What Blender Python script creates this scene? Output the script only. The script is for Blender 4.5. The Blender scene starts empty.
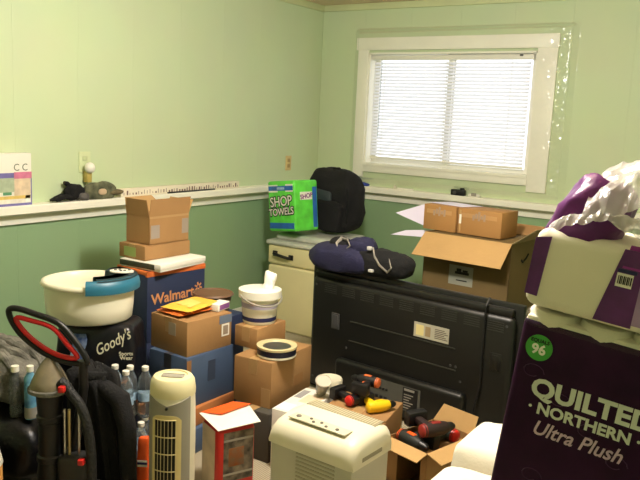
import bpy, bmesh, math, random
from mathutils import Vector, Matrix, noise
R = math.radians
random.seed(7)
scene = bpy.context.scene
COL = scene.collection

# ------------------------------------------------------------------ materials
def lin(c):
    return tuple(((v/255)/12.92 if v/255 <= .04045 else ((v/255+.055)/1.055)**2.4) for v in c)
MATS = {}
def mat(name, rgb, rough=.6, metal=0, var=.08, vscale=6, bump=0, bscale=60, trans=0, coat=0, alpha=1, ior=1.45, spec=.5, rgb2=None, subsurf=0):
    if name in MATS: return MATS[name]
    m = bpy.data.materials.new(name); m.use_nodes = True
    nt = m.node_tree; b = nt.nodes['Principled BSDF']; N = nt.nodes.new; L = nt.links.new
    tc = N('ShaderNodeTexCoord')
    nz = N('ShaderNodeTexNoise'); nz.inputs['Scale'].default_value = vscale; nz.inputs['Detail'].default_value = 4
    L(tc.outputs['Object'], nz.inputs['Vector'])
    rp = N('ShaderNodeValToRGB'); c = lin(rgb)
    e = rp.color_ramp.elements
    e[0].position = .3; e[1].position = .7
    c2 = lin(rgb2) if rgb2 else tuple(min(1, v*(1+var)) for v in c)
    e[0].color = tuple(v*(1-var) for v in c)+(1,); e[1].color = c2+(1,)
    L(nz.outputs['Fac'], rp.inputs['Fac']); L(rp.outputs['Color'], b.inputs['Base Color'])
    b.inputs['Roughness'].default_value = rough; b.inputs['Metallic'].default_value = metal
    b.inputs['Transmission Weight'].default_value = trans; b.inputs['IOR'].default_value = ior
    b.inputs['Coat Weight'].default_value = coat; b.inputs['Alpha'].default_value = alpha
    b.inputs['Specular IOR Level'].default_value = spec
    if bump:
        n2 = N('ShaderNodeTexNoise'); n2.inputs['Scale'].default_value = bscale; n2.inputs['Detail'].default_value = 3
        L(tc.outputs['Object'], n2.inputs['Vector'])
        bp = N('ShaderNodeBump'); bp.inputs['Strength'].default_value = bump; bp.inputs['Distance'].default_value = .01
        L(n2.outputs['Fac'], bp.inputs['Height']); L(bp.outputs['Normal'], b.inputs['Normal'])
    MATS[name] = m
    return m

def wall_mat(name, axis):
    """two paints parted at the chair rail, faint vertical panel grooves"""
    m = bpy.data.materials.new(name); m.use_nodes = True
    nt = m.node_tree; b = nt.nodes['Principled BSDF']; N = nt.nodes.new; L = nt.links.new
    g = N('ShaderNodeNewGeometry'); sx = N('ShaderNodeSeparateXYZ'); L(g.outputs['Position'], sx.inputs[0])
    gt = N('ShaderNodeMath'); gt.operation = 'GREATER_THAN'; gt.inputs[1].default_value = .96; L(sx.outputs['Z'], gt.inputs[0])
    nz = N('ShaderNodeTexNoise'); nz.inputs['Scale'].default_value = 2.5; nz.inputs['Detail'].default_value = 5; L(g.outputs['Position'], nz.inputs['Vector'])
    mx = N('ShaderNodeMix'); mx.data_type = 'RGBA'
    mx.inputs['A'].default_value = lin((146, 176, 134))+(1,); mx.inputs['B'].default_value = lin((205, 219, 178))+(1,)
    L(gt.outputs[0], mx.inputs['Factor'])
    m2 = N('ShaderNodeMix'); m2.data_type = 'RGBA'; m2.blend_type = 'MULTIPLY'; m2.inputs['Factor'].default_value = .12
    L(mx.outputs['Result'], m2.inputs['A']); L(nz.outputs['Color'], m2.inputs['B']); L(m2.outputs['Result'], b.inputs['Base Color'])
    b.inputs['Roughness'].default_value = .55; b.inputs['Specular IOR Level'].default_value = .3
    fr = N('ShaderNodeMath'); fr.operation = 'PINGPONG'; fr.inputs[1].default_value = .2032; L(sx.outputs[axis], fr.inputs[0])
    lt = N('ShaderNodeMapRange'); lt.inputs['From Min'].default_value = 0; lt.inputs['From Max'].default_value = .004
    L(fr.outputs[0], lt.inputs['Value'])
    bp = N('ShaderNodeBump'); bp.inputs['Strength'].default_value = .35; bp.inputs['Distance'].default_value = .004
    L(lt.outputs[0], bp.inputs['Height']); L(bp.outputs['Normal'], b.inputs['Normal'])
    return m

def carpet_mat():
    m = bpy.data.materials.new('carpet'); m.use_nodes = True
    nt = m.node_tree; b = nt.nodes['Principled BSDF']; N = nt.nodes.new; L = nt.links.new
    g = N('ShaderNodeNewGeometry'); w = N('ShaderNodeTexWave'); w.inputs['Scale'].default_value = 28; w.inputs['Distortion'].default_value = .6
    w.bands_direction = 'X'; L(g.outputs['Position'], w.inputs['Vector'])
    rp = N('ShaderNodeValToRGB'); rp.color_ramp.elements[0].color = lin((140, 130, 108))+(1,); rp.color_ramp.elements[1].color = lin((186, 176, 150))+(1,)
    L(w.outputs['Fac'], rp.inputs['Fac']); L(rp.outputs['Color'], b.inputs['Base Color']); b.inputs['Roughness'].default_value = .95
    bp = N('ShaderNodeBump'); bp.inputs['Strength'].default_value = .5; bp.inputs['Distance'].default_value = .006
    L(w.outputs['Fac'], bp.inputs['Height']); L(bp.outputs['Normal'], b.inputs['Normal'])
    return m

def film_mat(name, fac, rough, color=(1, 1, 1), bump=.25, bscale=22, milk=0):
    """thin clear plastic: mostly see-through, glossy where it crinkles"""
    m = bpy.data.materials.new(name); m.use_nodes = True
    nt = m.node_tree; nt.nodes.clear(); N = nt.nodes.new; L = nt.links.new
    out = N('ShaderNodeOutputMaterial'); t = N('ShaderNodeBsdfTransparent'); t.inputs[0].default_value = color+(1,)
    gl = N('ShaderNodeBsdfGlossy'); gl.inputs['Roughness'].default_value = rough
    lw = N('ShaderNodeLayerWeight'); lw.inputs['Blend'].default_value = .35
    ad = N('ShaderNodeMath'); ad.operation = 'MULTIPLY_ADD'; ad.inputs[1].default_value = .25; ad.inputs[2].default_value = fac
    L(lw.outputs['Fresnel'], ad.inputs[0])
    mx = N('ShaderNodeMixShader'); L(ad.outputs[0], mx.inputs[0])
    L(t.outputs[0], mx.inputs[1]); L(gl.outputs[0], mx.inputs[2])
    tc = N('ShaderNodeTexCoord'); nz = N('ShaderNodeTexNoise'); nz.inputs['Scale'].default_value = bscale; nz.inputs['Detail'].default_value = 3
    L(tc.outputs['Object'], nz.inputs['Vector']); bp = N('ShaderNodeBump'); bp.inputs['Strength'].default_value = bump; bp.inputs['Distance'].default_value = .02
    L(nz.outputs['Fac'], bp.inputs['Height']); L(bp.outputs['Normal'], gl.inputs['Normal'])
    last = mx
    if milk:
        d = N('ShaderNodeBsdfDiffuse'); d.inputs[0].default_value = (.70, .68, .64, 1); tl = N('ShaderNodeBsdfTranslucent'); tl.inputs[0].default_value = (.85, .84, .8, 1)
        m3 = N('ShaderNodeMixShader'); m3.inputs[0].default_value = .4; L(d.outputs[0], m3.inputs[1]); L(tl.outputs[0], m3.inputs[2])
        m4 = N('ShaderNodeMixShader'); m4.inputs[0].default_value = milk; L(mx.outputs[0], m4.inputs[1]); L(m3.outputs[0], m4.inputs[2]); last = m4
    L(last.outputs[0], out.inputs[0])
    return m

def slat_mat():
    m = bpy.data.materials.new('blind_vinyl'); m.use_nodes = True
    nt = m.node_tree; nt.nodes.clear(); N = nt.nodes.new; L = nt.links.new
    out = N('ShaderNodeOutputMaterial'); d = N('ShaderNodeBsdfDiffuse'); d.inputs[0].default_value = (.82, .81, .8, 1)
    t = N('ShaderNodeBsdfTranslucent'); t.inputs[0].default_value = (.85, .84, .86, 1)
    mx = N('ShaderNodeMixShader'); mx.inputs[0].default_value = .5
    L(d.outputs[0], mx.inputs[1]); L(t.outputs[0], mx.inputs[2]); L(mx.outputs[0], out.inputs[0])
    return m

kraft = mat('kraft_cardboard', (156, 118, 74), .8, var=.1, vscale=5, bump=.1, bscale=40)
kraft_lt = mat('kraft_cardboard_light', (184, 148, 96), .8, var=.07, vscale=5, bump=.08)
kraft_dk = mat('kraft_cardboard_brown', (138, 100, 60), .8, var=.1, vscale=5, bump=.08)
tapem = mat('packing_tape', (172, 138, 92), .3, var=.04)
navy_box = mat('navy_carton', (38, 48, 78), .6, var=.1)
blue_box = mat('blue_carton', (66, 84, 112), .65, var=.1)
white_p = mat('white_paper', (236, 232, 220), .7, var=.03)
lav_p = mat('lavender_paper', (222, 216, 236), .7, var=.03)
cream_pl = mat('cream_plastic', (226, 220, 196), .4, var=.03)
white_pl = mat('white_plastic', (236, 232, 218), .35, var=.02)
trim_w = mat('trim_paint', (247, 244, 228), .45, var=.03)
black_pl = mat('black_plastic', (20, 20, 22), .4, var=.15)
black_mt = mat('black_matte', (16, 16, 17), .75, var=.2)
grey_pl = mat('grey_plastic', (150, 146, 134), .4, var=.05)
dgrey_pl = mat('dark_grey_plastic', (70, 70, 70), .45, var=.1)
red_pl = mat('red_plastic', (196, 34, 30), .35, var=.06)
yellow_pl = mat('yellow_plastic', (244, 196, 20), .4, var=.05)
orange_pl = mat('orange_plastic', (236, 92, 30), .45, var=.06)
teal_pl = mat('teal_plastic', (40, 104, 128), .4, var=.06)
steel = mat('steel', (190, 190, 186), .25, metal=1, var=.05)
black_cl = mat('black_cloth', (17, 17, 19), .9, var=.3, vscale=12, bump=.4, bscale=120)
navy_cl = mat('navy_cloth', (32, 32, 62), .85, var=.25, vscale=10, bump=.4, bscale=120)
grey_cl = mat('grey_cloth', (104, 102, 94), .95, var=.55, vscale=14, bump=.5, bscale=90)
trash_pl = mat('black_bag_plastic', (14, 14, 16), .35, var=.2, bump=.5, bscale=18)
purple_pl = mat('purple_wrap', (44, 10, 46), .45, var=.25, vscale=9, bump=.15, bscale=20, spec=.2)
plum_pl = mat('plum_wrap', (96, 30, 102), .3, var=.2, vscale=9, bump=.25, bscale=25)
tissue = mat('tissue_paper', (240, 234, 218), .9, var=.02, bump=.15, bscale=90)
clear_pl = mat('clear_plastic', (225, 230, 230), .08, trans=.92, var=.01, ior=1.3, bump=.3, bscale=40)
navy_pr = mat('navy_print', (34, 38, 84), .5, var=.05)
gold_pr = mat('tan_print', (212, 146, 92), .6, var=.05)
black_pr = mat('black_print', (18, 18, 18), .6, var=.05)
grey_pr = mat('grey_print', (150, 150, 150), .6, var=.05)
cream_pr = mat('cream_print', (228, 224, 196), .6, var=.03)
green_pr = mat('green_print', (60, 176, 50), .5, var=.1, vscale=14)
blue_pr = mat('blue_print', (40, 98, 176), .45, var=.2, vscale=14)
lime_pr = mat('lime_print', (96, 214, 70), .4, var=.18, vscale=16)

# ------------------------------------------------------------------ mesh helpers
def box(bm, x0, x1, y0, y1, z0, z1, bev=0, seg=2, mi=0, M=None):
    t = bmesh.new()
    bmesh.ops.create_cube(t, size=1)
    for v in t.verts: v.co = Vector((x0+(v.co.x+.5)*(x1-x0), y0+(v.co.y+.5)*(y1-y0), z0+(v.co.z+.5)*(z1-z0)))
    if bev: bmesh.ops.bevel(t, geom=list(t.edges), offset=bev, segments=seg, affect='EDGES', profile=.5)
    merge(bm, t, mi, M)
def merge(bm, t, mi=0, M=None):
    if M is not None: t.transform(M)
    for f in t.faces: f.material_index = mi
    me = bpy.data.meshes.new('tmp'); t.to_mesh(me); t.free(); bm.from_mesh(me); bpy.data.meshes.remove(me)
def tube(bm, pts, rad, n=10, closed=False, mi=0, sq=1.0):
    P = [Vector(p) for p in pts]; k = len(P)
    rr = rad if isinstance(rad, (list, tuple)) else [rad]*k
    rings = []; up = None
    for i in range(k):
        a = P[(i-1) % k] if (closed or i) else P[0]; b = P[(i+1) % k] if (closed or i < k-1) else P[-1]
        d = (b-a).normalized()
        if up is None:
            up = Vector((0, 0, 1)) if abs(d.z) < .9 else Vector((1, 0, 0))
        s = d.cross(up).normalized(); up = s.cross(d).normalized()
        rings.append([bm.verts.new(P[i]+(s*math.cos(2*math.pi*j/n)*sq+up*math.sin(2*math.pi*j/n))*rr[i]) for j in range(n)])
    fs = []
    for i in range(k if closed else k-1):
        A, B = rings[i], rings[(i+1) % k]
        for j in range(n): fs.append(bm.faces.new((A[j], A[(j+1) % n], B[(j+1) % n], B[j])))
    if not closed:
        fs.append(bm.faces.new(rings[0][::-1])); fs.append(bm.faces.new(rings[-1]))
    for f in fs: f.material_index = mi
def lathe(bm, prof, n=28, sx=1, sy=1, c=(0, 0, 0), mi=0, M=None, mis=None):
    t = bmesh.new(); rings = []
    for r, z in prof:
        rings.append([t.verts.new((c[0]+r*sx*math.cos(2*math.pi*j/n), c[1]+r*sy*math.sin(2*math.pi*j/n), c[2]+z)) for j in range(n)])
    for i in range(len(prof)-1):
        for j in range(n):
            t.faces.new((rings[i][j], rings[i][(j+1) % n], rings[i+1][(j+1) % n], rings[i+1][j])).material_index = (mis[i] if mis else mi)
    for ring, r in ((rings[0][::-1], prof[0][0]), (rings[-1], prof[-1][0])):
        if r > 1e-5: t.faces.new(ring).material_index = (mis[0 if ring is not rings[-1] else -1] if mis else mi)
    if M is not None: t.transform(M)
    me = bpy.data.meshes.new('tmp'); t.to_mesh(me); t.free(); bm.from_mesh(me); bpy.data.meshes.remove(me)
def sgn(v, e): return math.copysign(abs(v)**e, v)
def blob(bm, c, rad, e1=.6, e2=.6, amp=.02, freq=8, seed=0, nu=40, nv=24, mi=0, M=None, flat=None, ridge=0):
    t = bmesh.new(); off = Vector((seed*7.3, seed*3.1, seed*5.7)); g = []
    for i in range(nv+1):
        th = -math.pi/2+math.pi*i/nv; row = []
        for j in range(nu):
            ph = 2*math.pi*j/nu
            p = Vector((sgn(math.cos(th), e1)*sgn(math.cos(ph), e2)*rad[0], sgn(math.cos(th), e1)*sgn(math.sin(ph), e2)*rad[1], sgn(math.sin(th), e1)*rad[2]))
            nn = p.normalized() if p.length else Vector((0, 0, 1))
            h = noise.fractal(p*freq+off, .9, 2.2, 3)
            if ridge: h = h*(1-ridge)+ridge*(1-2*abs(noise.noise(p*freq*.7+off)))
            q = p+nn*h*amp
            if flat is not None and q.z < flat: q.z = flat
            row.append(t.verts.new(Vector(c)+q))
            if i in (0, nv): break
        g.append(row)
    for i in range(nv):
        A, B = g[i], g[i+1]
        for j in range(nu):
            k = (j+1) % nu
            if len(A) == 1: t.faces.new((A[0], B[k], B[j]))
            elif len(B) == 1: t.faces.new((A[j], A[k], B[0]))
            else: t.faces.new((A[j], A[k], B[k], B[j]))
    merge(bm, t, mi, M)
def drape(bm, c, z0, z1, r0, r1, folds=9, amp=.02, seed=0, lean=(0, 0), mi=0, n=64, nz=20):
    rows = []
    for i in range(nz+1):
        u = i/nz; row = []
        k = u**.55
        for j in range(n):
            a = 2*math.pi*j/n
            f = math.sin(folds*a+seed+1.5*math.sin(2*a+seed))*amp*(.25+.75*u)+noise.noise(Vector((math.cos(a)*2, math.sin(a)*2, u*3+seed)))*amp
            rx = r0[0]+(r1[0]-r0[0])*k+f; ry = r0[1]+(r1[1]-r0[1])*k+f
            if i == 0: rx *= .45; ry *= .45
            row.append(bm.verts.new((c[0]+lean[0]*(1-u)+rx*math.cos(a), c[1]+lean[1]*(1-u)+ry*math.sin(a), z1+(z0-z1)*u+(.02*math.sin(3*a+seed) if u < .2 else 0))))
        rows.append(row)
    for i in range(nz):
        for j in range(n): bm.faces.new((rows[i][j], rows[i+1][j], rows[i+1][(j+1) % n], rows[i][(j+1) % n])).material_index = mi
    bm.faces.new(rows[0]).material_index = mi; bm.faces.new(rows[-1][::-1]).material_index = mi
def quad(bm, a, b, c, d, mi=0, th=.0006):
    """thin sheet with real thickness"""
    a, b, c, d = map(Vector, (a, b, c, d)); nn = (b-a).cross(d-a).normalized()*th
    lo = [bm.verts.new(p-nn) for p in (a, b, c, d)]; hi = [bm.verts.new(p+nn) for p in (a, b, c, d)]
    fs = [bm.faces.new(lo[::-1]), bm.faces.new(hi)]
    for i in range(4): fs.append(bm.faces.new((lo[i], lo[(i+1) % 4], hi[(i+1) % 4], hi[i])))
    for f in fs: f.material_index = mi
def obj(name, bm, mats, parent=None, loc=(0, 0, 0), rot=(0, 0, 0), sharp=38, label=None, kind=None):
    bmesh.ops.recalc_face_normals(bm, faces=list(bm.faces))
    cs = R(sharp)
    for f in bm.faces: f.smooth = True
    for e in bm.edges:
        if len(e.link_faces) == 2:
            if e.calc_face_angle(0) > cs: e.smooth = False
    me = bpy.data.meshes.new(name); bm.to_mesh(me); bm.free()
    for m in (mats if isinstance(mats, (list, tuple)) else [mats]): me.materials.append(m)
    o = bpy.data.objects.new(name, me); COL.objects.link(o)
    o.location = loc; o.rotation_euler = rot
    if parent: o.parent = parent
    if label: o['label'] = label
    if kind: o['kind'] = kind
    return o
def thing(name, label, cat, loc=(0, 0, 0), rot=(0, 0, 0), group=None):
    o = bpy.data.objects.new(name, None); COL.objects.link(o); o.empty_display_size = .05
    o.location = loc; o.rotation_euler = rot if isinstance(rot, tuple) else (0, 0, rot)
    o['label'] = label; o['category'] = cat
    if group: o['group'] = group
    return o
def tag(o, label, cat, group=None):
    o['label'] = label; o['category'] = cat
    if group: o['group'] = group
    return o
def dup(root, label, loc, rot, group=None):
    r = root.copy(); COL.objects.link(r); r.location = loc; r.rotation_euler = rot if isinstance(rot, tuple) else (0, 0, rot); r['label'] = label
    if group: r['group'] = group
    for ch in list(root.children):
        c = ch.copy(); COL.objects.link(c); c.parent = r
        for g in list(ch.children):
            d = g.copy(); COL.objects.link(d); d.parent = c
    return r
def B(): return bmesh.new()
def part(name, fn, m, parent, **k):
    bm = B(); fn(bm); return obj(name, bm, m, parent, **k)
def text(name, body, size, m, parent, loc, rot, shear=0, off=0, spin=0, align='CENTER', xs=1, spacing=1):
    cu = bpy.data.curves.new(name, 'FONT'); cu.body = body; cu.size = size; cu.shear = shear; cu.offset = off
    cu.align_x = align; cu.align_y = 'CENTER'; cu.extrude = .0004; cu.resolution_u = 3; cu.space_character = spacing; cu.space_line = .85
    t = bpy.data.objects.new('tmp', cu); COL.objects.link(t)
    me = bpy.data.meshes.new_from_object(t); bpy.data.objects.remove(t); bpy.data.curves.remove(cu)
    me.transform(Matrix.Rotation(spin, 4, 'Z') @ Matrix.Diagonal((xs, 1, 1, 1)))
    me.materials.clear(); me.materials.append(m); me.name = name
    o = bpy.data.objects.new(name, me); COL.objects.link(o); o.parent = parent; o.location = loc; o.rotation_euler = rot
    return o
FRONT = (R(90), 0, 0); SIDE = (R(90), 0, R(90)); TOP = (0, 0, 0)
def front_plate(name, x0, x1, z0, z1, y, m, parent, th=.0012, **k):
    return part(name, lambda b: box(b, x0, x1, y-th, y, z0, z1), m, parent, **k)
def side_plate(name, y0, y1, z0, z1, x, m, parent, th=.0012, **k):
    return part(name, lambda b: box(b, x, x+th, y0, y1, z0, z1), m, parent, **k)

# ------------------------------------------------------------------ the room
H = 2.45; XR = 4.3; YF = -6.2
WX0, WX1, WZ0, WZ1 = .456, 1.81, 1.20, 2.07          # window opening
def structure(name, fn, m):
    bm = B(); fn(bm); return obj(name, bm, m, kind='structure')
WL, WB = wall_mat('wall_paint_left', 'Y'), wall_mat('wall_paint_back', 'X')
structure('floor', lambda b: box(b, -.12, XR+.12, YF-.12, .12, -.1, 0), carpet_mat())
structure('ceiling', lambda b: box(b, -.12, XR+.12, YF-.12, .12, H, H+.1), mat('ceiling_paint', (228, 206, 176), .8, var=.04, vscale=3))
structure('wall_left', lambda b: box(b, -.12, 0, YF-.12, .12, 0, H), WL)
structure('wall_right', lambda b: box(b, XR, XR+.12, YF-.12, .12, 0, H), WL)
structure('wall_front', lambda b: box(b, 0, XR, YF-.12, YF, 0, H), WB)
def wb(b):
    box(b, 0, WX0, 0, .12, 0, H); box(b, WX1, XR, 0, .12, 0, H)
    box(b, WX0, WX1, 0, .12, 0, WZ0); box(b, WX0, WX1, 0, .12, WZ1, H)
structure('wall_back', wb, WB)
def rail(b, L, along):
    # profile (out from wall, z): ledge with a lip over a flat apron
    pr = [(0, .916), (.02, .916), (.022, .972), (.07, .972), (.083, .979), (.083, 1.016), (.078, 1.022), (0, 1.022)]
    a = [b.verts.new((p, -L, z) if along == 'Y' else (L, -p, z)) for p, z in pr]
    c = [b.verts.new((p, 0, z) if along == 'Y' else (0, -p, z)) for p, z in pr]
    for i in range(len(pr)): b.faces.new((a[i], a[(i+1) % len(pr)], c[(i+1) % len(pr)], c[i]))
    b.faces.new(a); b.faces.new(c[::-1])
structure('trim_1', lambda b: rail(b, -YF, 'Y'), trim_w)
structure('trim_2', lambda b: rail(b, XR, 'X'), trim_w)
crown_m = mat('crown_paint', (206, 212, 164), .6, var=.04)
structure('trim_3', lambda b: box(b, 0, .018, YF, 0, 2.40, H, .004), crown_m)
structure('trim_4', lambda b: box(b, 0, XR, -.018, 0, 2.40, H, .004), crown_m)
structure('baseboard_left', lambda b: box(b, 0, .015, YF, 0, 0, .1, .003), trim_w)
structure('baseboard_back', lambda b: box(b, 0, XR, -.015, 0, 0, .1, .003), trim_w)

win = bpy.data.objects.new('window_1', None); COL.objects.link(win); win['kind'] = 'structure'
def casing(b):
    box(b, .362, WX0, -.02, 0, 1.092, 2.096, .003); box(b, WX1, 1.95, -.02, 0, 1.092, 2.096, .003)
    box(b, .349, 1.957, -.027, 0, 2.09, 2.185, .003)
    box(b, WX0, WX1, -.02, 0, 1.135, WZ0, .003)
part('window_casing', casing, trim_w, win)
def jamb(b):
    box(b, WX0-.002, WX0+.012, -.005, .12, WZ0, WZ1); box(b, WX1-.012, WX1+.002, -.005, .12, WZ0, WZ1)
    box(b, WX0, WX1, -.005, .12, WZ1-.012, WZ1+.002); box(b, WX0, WX1, -.03, .12, WZ0-.012, WZ0+.01)
part('window_jamb', jamb, trim_w, win)
def sash(b):
    for x0, x1, y in ((WX0+.012, 1.16, .09), (1.11, WX1-.012, .065)):
        box(b, x0+.001, x0+.04, y, y+.02, WZ0+.011, WZ1-.013); box(b, x1-.04, x1-.001, y, y+.02, WZ0+.011, WZ1-.013)
        box(b, x0+.04, x1-.04, y+.002, y+.018, WZ0+.011, WZ0+.04); box(b, x0+.04, x1-.04, y+.002, y+.018, WZ1-.04, WZ1-.013)
part('window_sash', sash, white_pl, win)
def glass(b):
    box(b, WX0+.052, 1.12, .098, .101, WZ0+.04, WZ1-.04); box(b, 1.15, WX1-.052, .073, .076, WZ0+.04, WZ1-.04)
part('window_glass', glass, film_mat('window_glass', .02, .02, bump=0), win)

blind = thing('window_blind', 'white slatted mini blind lowered inside the bright window', 'blind', (1.125, .03, WZ0))
bx = .632
part('head_rail', lambda b: box(b, -.652, .652, -.02, .02, .815, .85, .003), white_pl, blind)
def slats(b):
    z = .79; i = 0
    while z > .07:
        th = R(52)
        for s in range(3):
            u0, u1 = -1+2*s/3, -1+2*(s+1)/3
            def P(u):
                l = u*.0125; bow = .0016*(1-u*u)
                return (l*math.cos(th)-bow*math.sin(th), l*math.sin(th)*-1-bow*math.cos(th)*-1+0)
            (ya, za), (yb, zb) = P(u0), P(u1)
            v = [b.verts.new((-bx, ya, z-za)), b.verts.new((bx, ya, z-za)), b.verts.new((bx, yb, z-zb)), b.verts.new((-bx, yb, z-zb))]
            b.faces.new(v)
        z -= .0253; i += 1
    bmesh.ops.remove_doubles(b, verts=list(b.verts), dist=1e-5)
part('slats', slats, slat_mat(), blind)
part('bottom_rail', lambda b: box(b, -bx, bx, -.012, .012, .045, .062, .003), white_pl, blind)
for x in (-.53, .0, .5):
    part('ladder_cord', lambda b: tube(b, [(x, -.015, .05), (x, -.015, .82)], .0014, 6), white_pl, blind)
part('tilt_wand', lambda b: tube(b, [(-.56, -.024, .22), (-.555, -.024, .82)], .004, 8), clear_pl, blind)
part('valance_clip', lambda b: box(b, .552, .575, -.026, -.018, .838, .85, .001), dgrey_pl, blind)

def film(b):
    nx, nz = 260, 170; x0, x1, z0, z1 = .325, 2.085, 1.04, 2.262
    g = []
    def ramp(dist, wd):
        t = min(1, dist/wd); return .5-.5*math.cos(math.pi*t)
    for i in range(nx+1):
        row = []
        for j in range(nz+1):
            u, v = i/nx, j/nz; x = x0+(x1-x0)*u; z = z0+(z1-z0)*v
            edge = max(0, (u-.80)/.2)**.8+.5*max(0, (v-.9)/.1)*(.3+u)+.9*max(0, (.16-v)/.16)*u*u
            h = noise.noise(Vector((x*26+z*5, z*9, 0)))*.006*edge+(1-2*abs(noise.noise(Vector((x*22+z*17, z*22-x*12, 4)))))*.006*edge
            y = -.004-.034*ramp(x-x0, .05)*ramp(x1-x, .055)*ramp(z-z0, .06)*ramp(z1-z, .05)-max(0, h+.003*edge)*min(1, 12*min(u, 1-u, v, 1-v)+.25)
            row.append(b.verts.new((x, y, z)))
        g.append(row)
    for i in range(nx):
        for j in range(nz): b.faces.new((g[i][j], g[i+1][j], g[i+1][j+1], g[i][j+1]))
bm = B(); film(bm)
tag(obj('window_film', bm, film_mat('shrink_film', .04, .2, bump=.03, bscale=14), sharp=180), 'clear shiny plastic film taped over the window and its frame', 'plastic film')

# ------------------------------------------------------------------ wall fittings and things on the ledge
o = thing('wall_outlet', 'beige electrical outlet plate on the wall above the shop towels', 'outlet', (0, -.416, 1.18))
beige = mat('beige_plate', (214, 190, 132), .45)
part('plate', lambda b: box(b, 0, .006, -.036, .036, -.058, .058, .002), beige, o)
for z in (-.022, .022): part('socket', lambda b: box(b, .005, .008, -.016, .016, z-.014, z+.014, .003), mat('beige_socket', (176, 148, 96), .5), o)
o = thing('wall_outlet', 'pale outlet plate on the wall just above the round night light', 'outlet', (0, -2.40, 1.235))
part('plate', lambda b: box(b, 0, .006, -.04, .04, -.06, .06, .002), mat('pale_plate', (206, 216, 170), .45), o)
part('socket', lambda b: box(b, .005, .008, -.016, .016, .008, .036, .003), mat('pale_socket', (190, 200, 156), .5), o)
o = thing('night_light', 'small plug-in night light with round white globe and tan base', 'light', (.008, -2.40, 1.205))
part('plug_body', lambda b: box(b, 0, .04, -.018, .018, -.085, -.02, .006), mat('tan_plug', (176, 158, 84), .5), o)
part('globe', lambda b: blob(b, (.04, 0, 0), (.03, .03, .032), 1, 1, 0), white_pl, o)

# printed carton at far left of ledge
o = thing('carton', 'upright carton with white top and colourful printed lower half on ledge', 'box', (.004, -2.94, 1.022))
o.scale = (1, 1, 1.05)
part('body', lambda b: box(b, 0, .055, -.15, .15, 0, .262, .003), white_pl, o)
cols = [((116, 112, 168), -.15, .15, .0, .012), ((118, 110, 170), -.15, .045, .14, .165), ((206, 120, 150), .045, .15, .135, .168), ((176, 190, 160), -.15, .045, .07, .14),
        ((222, 200, 170), .045, .142, .05, .135), ((60, 64, 66), -.15, -.0, .118, .136), ((64, 78, 66), .0, .04, .118, .134), ((196, 70, 70), -.11, -.05, .075, .105), ((110, 166, 176), -.15, -.08, .05, .075),
        ((226, 196, 110), -.15, .14, .034, .05), ((120, 120, 170), .143, .15, .012, .135), ((236, 230, 214), -.1, .1, .014, .033), ((90, 150, 110), -.02, .03, .055, .1), ((236, 236, 226), .11, .138, .014, .05)]
for i, (c, a, b_, c0, c1) in enumerate(cols):
    side_plate('printed_patch', a, b_, c0, c1, .055+.0003*(i % 4), mat('print_%d' % i, c, .5, var=.15, vscale=30), o, th=.0006)
text('lettering', 'C C', .05, mat('olive_print', (110, 120, 96), .6), o, (.0562, .085, .19), SIDE)

cap = thing('cap', 'camouflage cloth cap lying by the black glove on the ledge', 'cap', (.055, -2.335, 1.022), R(80))
cap.scale = (1.2, 1.1, 1.3)
camo = mat('camouflage_cloth', (70, 78, 58), .9, var=.5, vscale=26, rgb2=(128, 128, 100), bump=.4)
part('crown', lambda b: blob(b, (0, 0, .035), (.085, .03, .045), .8, .8, .012, 16, 3, flat=-.034), camo, cap)
part('brim', lambda b: blob(b, (.075, 0, .028), (.055, .032, .012), .8, .9, .008, 20, 5), mat('camouflage_brim', (104, 92, 66), .9, var=.4, vscale=30), cap)
part('badge', lambda b: blob(b, (0, -.03, .035), (.022, .006, .014), .8, .8, 0), mat('tan_badge', (196, 172, 140), .8), cap)
gl = thing('glove', 'crumpled black work glove lying on the ledge near the wall carton', 'glove', (.045, -2.545, 1.022), R(90))
gl.scale = (1.2, 1.1, 1.25)
part('palm', lambda b: blob(b, (.03, 0, .037), (.055, .028, .038), .8, .8, .014, 18, 6, flat=-.036), black_cl, gl)
for k in range(4):
    a = [(-.0, -.022+k*.012, .02+.006*(k % 2)), (-.035, -.024+k*.013, .024), (-.065-.012*(k in (1, 2)), -.026+k*.013, .016), (-.085-.016*(k in (1, 2)), -.026+k*.013, .010)]
    part('finger', lambda b: tube(b, a, [.011, .0105, .010, .006], 8), black_cl, gl)
part('thumb', lambda b: tube(b, [(.02, .01, .06), (0, .012, .078), (-.018, .01, .083)], [.013, .012, .008], 8), black_cl, gl)
part('cuff', lambda b: blob(b, (.07, -.01, .02), (.03, .03, .02), .8, .8, .01, 20, 9, flat=-.019), mat('grey_cuff', (92, 88, 84), .8), gl)
st = thing('yardstick', 'long white printed measuring strip lying along the left ledge', 'ruler', (.03, -1.62, 1.022))
part('strip', lambda b: box(b, -.02, .02, -.55, .55, 0, .048, .003), mat('strip_white', (232, 222, 200), .6), st)
def ticks(b):
    for i in range(46):
        y = -.53+i*.0235; h = random.choice((.012, .02, .016, .026))
        box(b, .0201, .0206, y, y+random.choice((.004, .008, .012)), .009, .009+h)
part('tick_marks', ticks, mat('brown_print', (120, 92, 84), .7), st)
tag(part('pen', lambda b: tube(b, [(.068, -1.8, 1.028), (.066, -1.35, 1.028)], [.0055, .0045], 8), black_pl, None), 'thin black rod lying in front of the white measuring strip', 'rod')
tag(part('cloth_scrap', lambda b: blob(b, (.43, -.05, 1.034), (.12, .025, .02), .8, .9, .012, 18, 2, flat=-.0115), mat('blue_cloth', (44, 66, 150), .8, var=.3), None), 'crumpled blue cloth on the ledge by the window corner', 'cloth')
o = thing('small_gadget', 'small black gadget on the ledge under the window', 'gadget', (1.313, -.045, 1.022))
part('body', lambda b: box(b, -.055, .055, -.022, .022, 0, .044, .006), black_pl, o)
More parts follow.
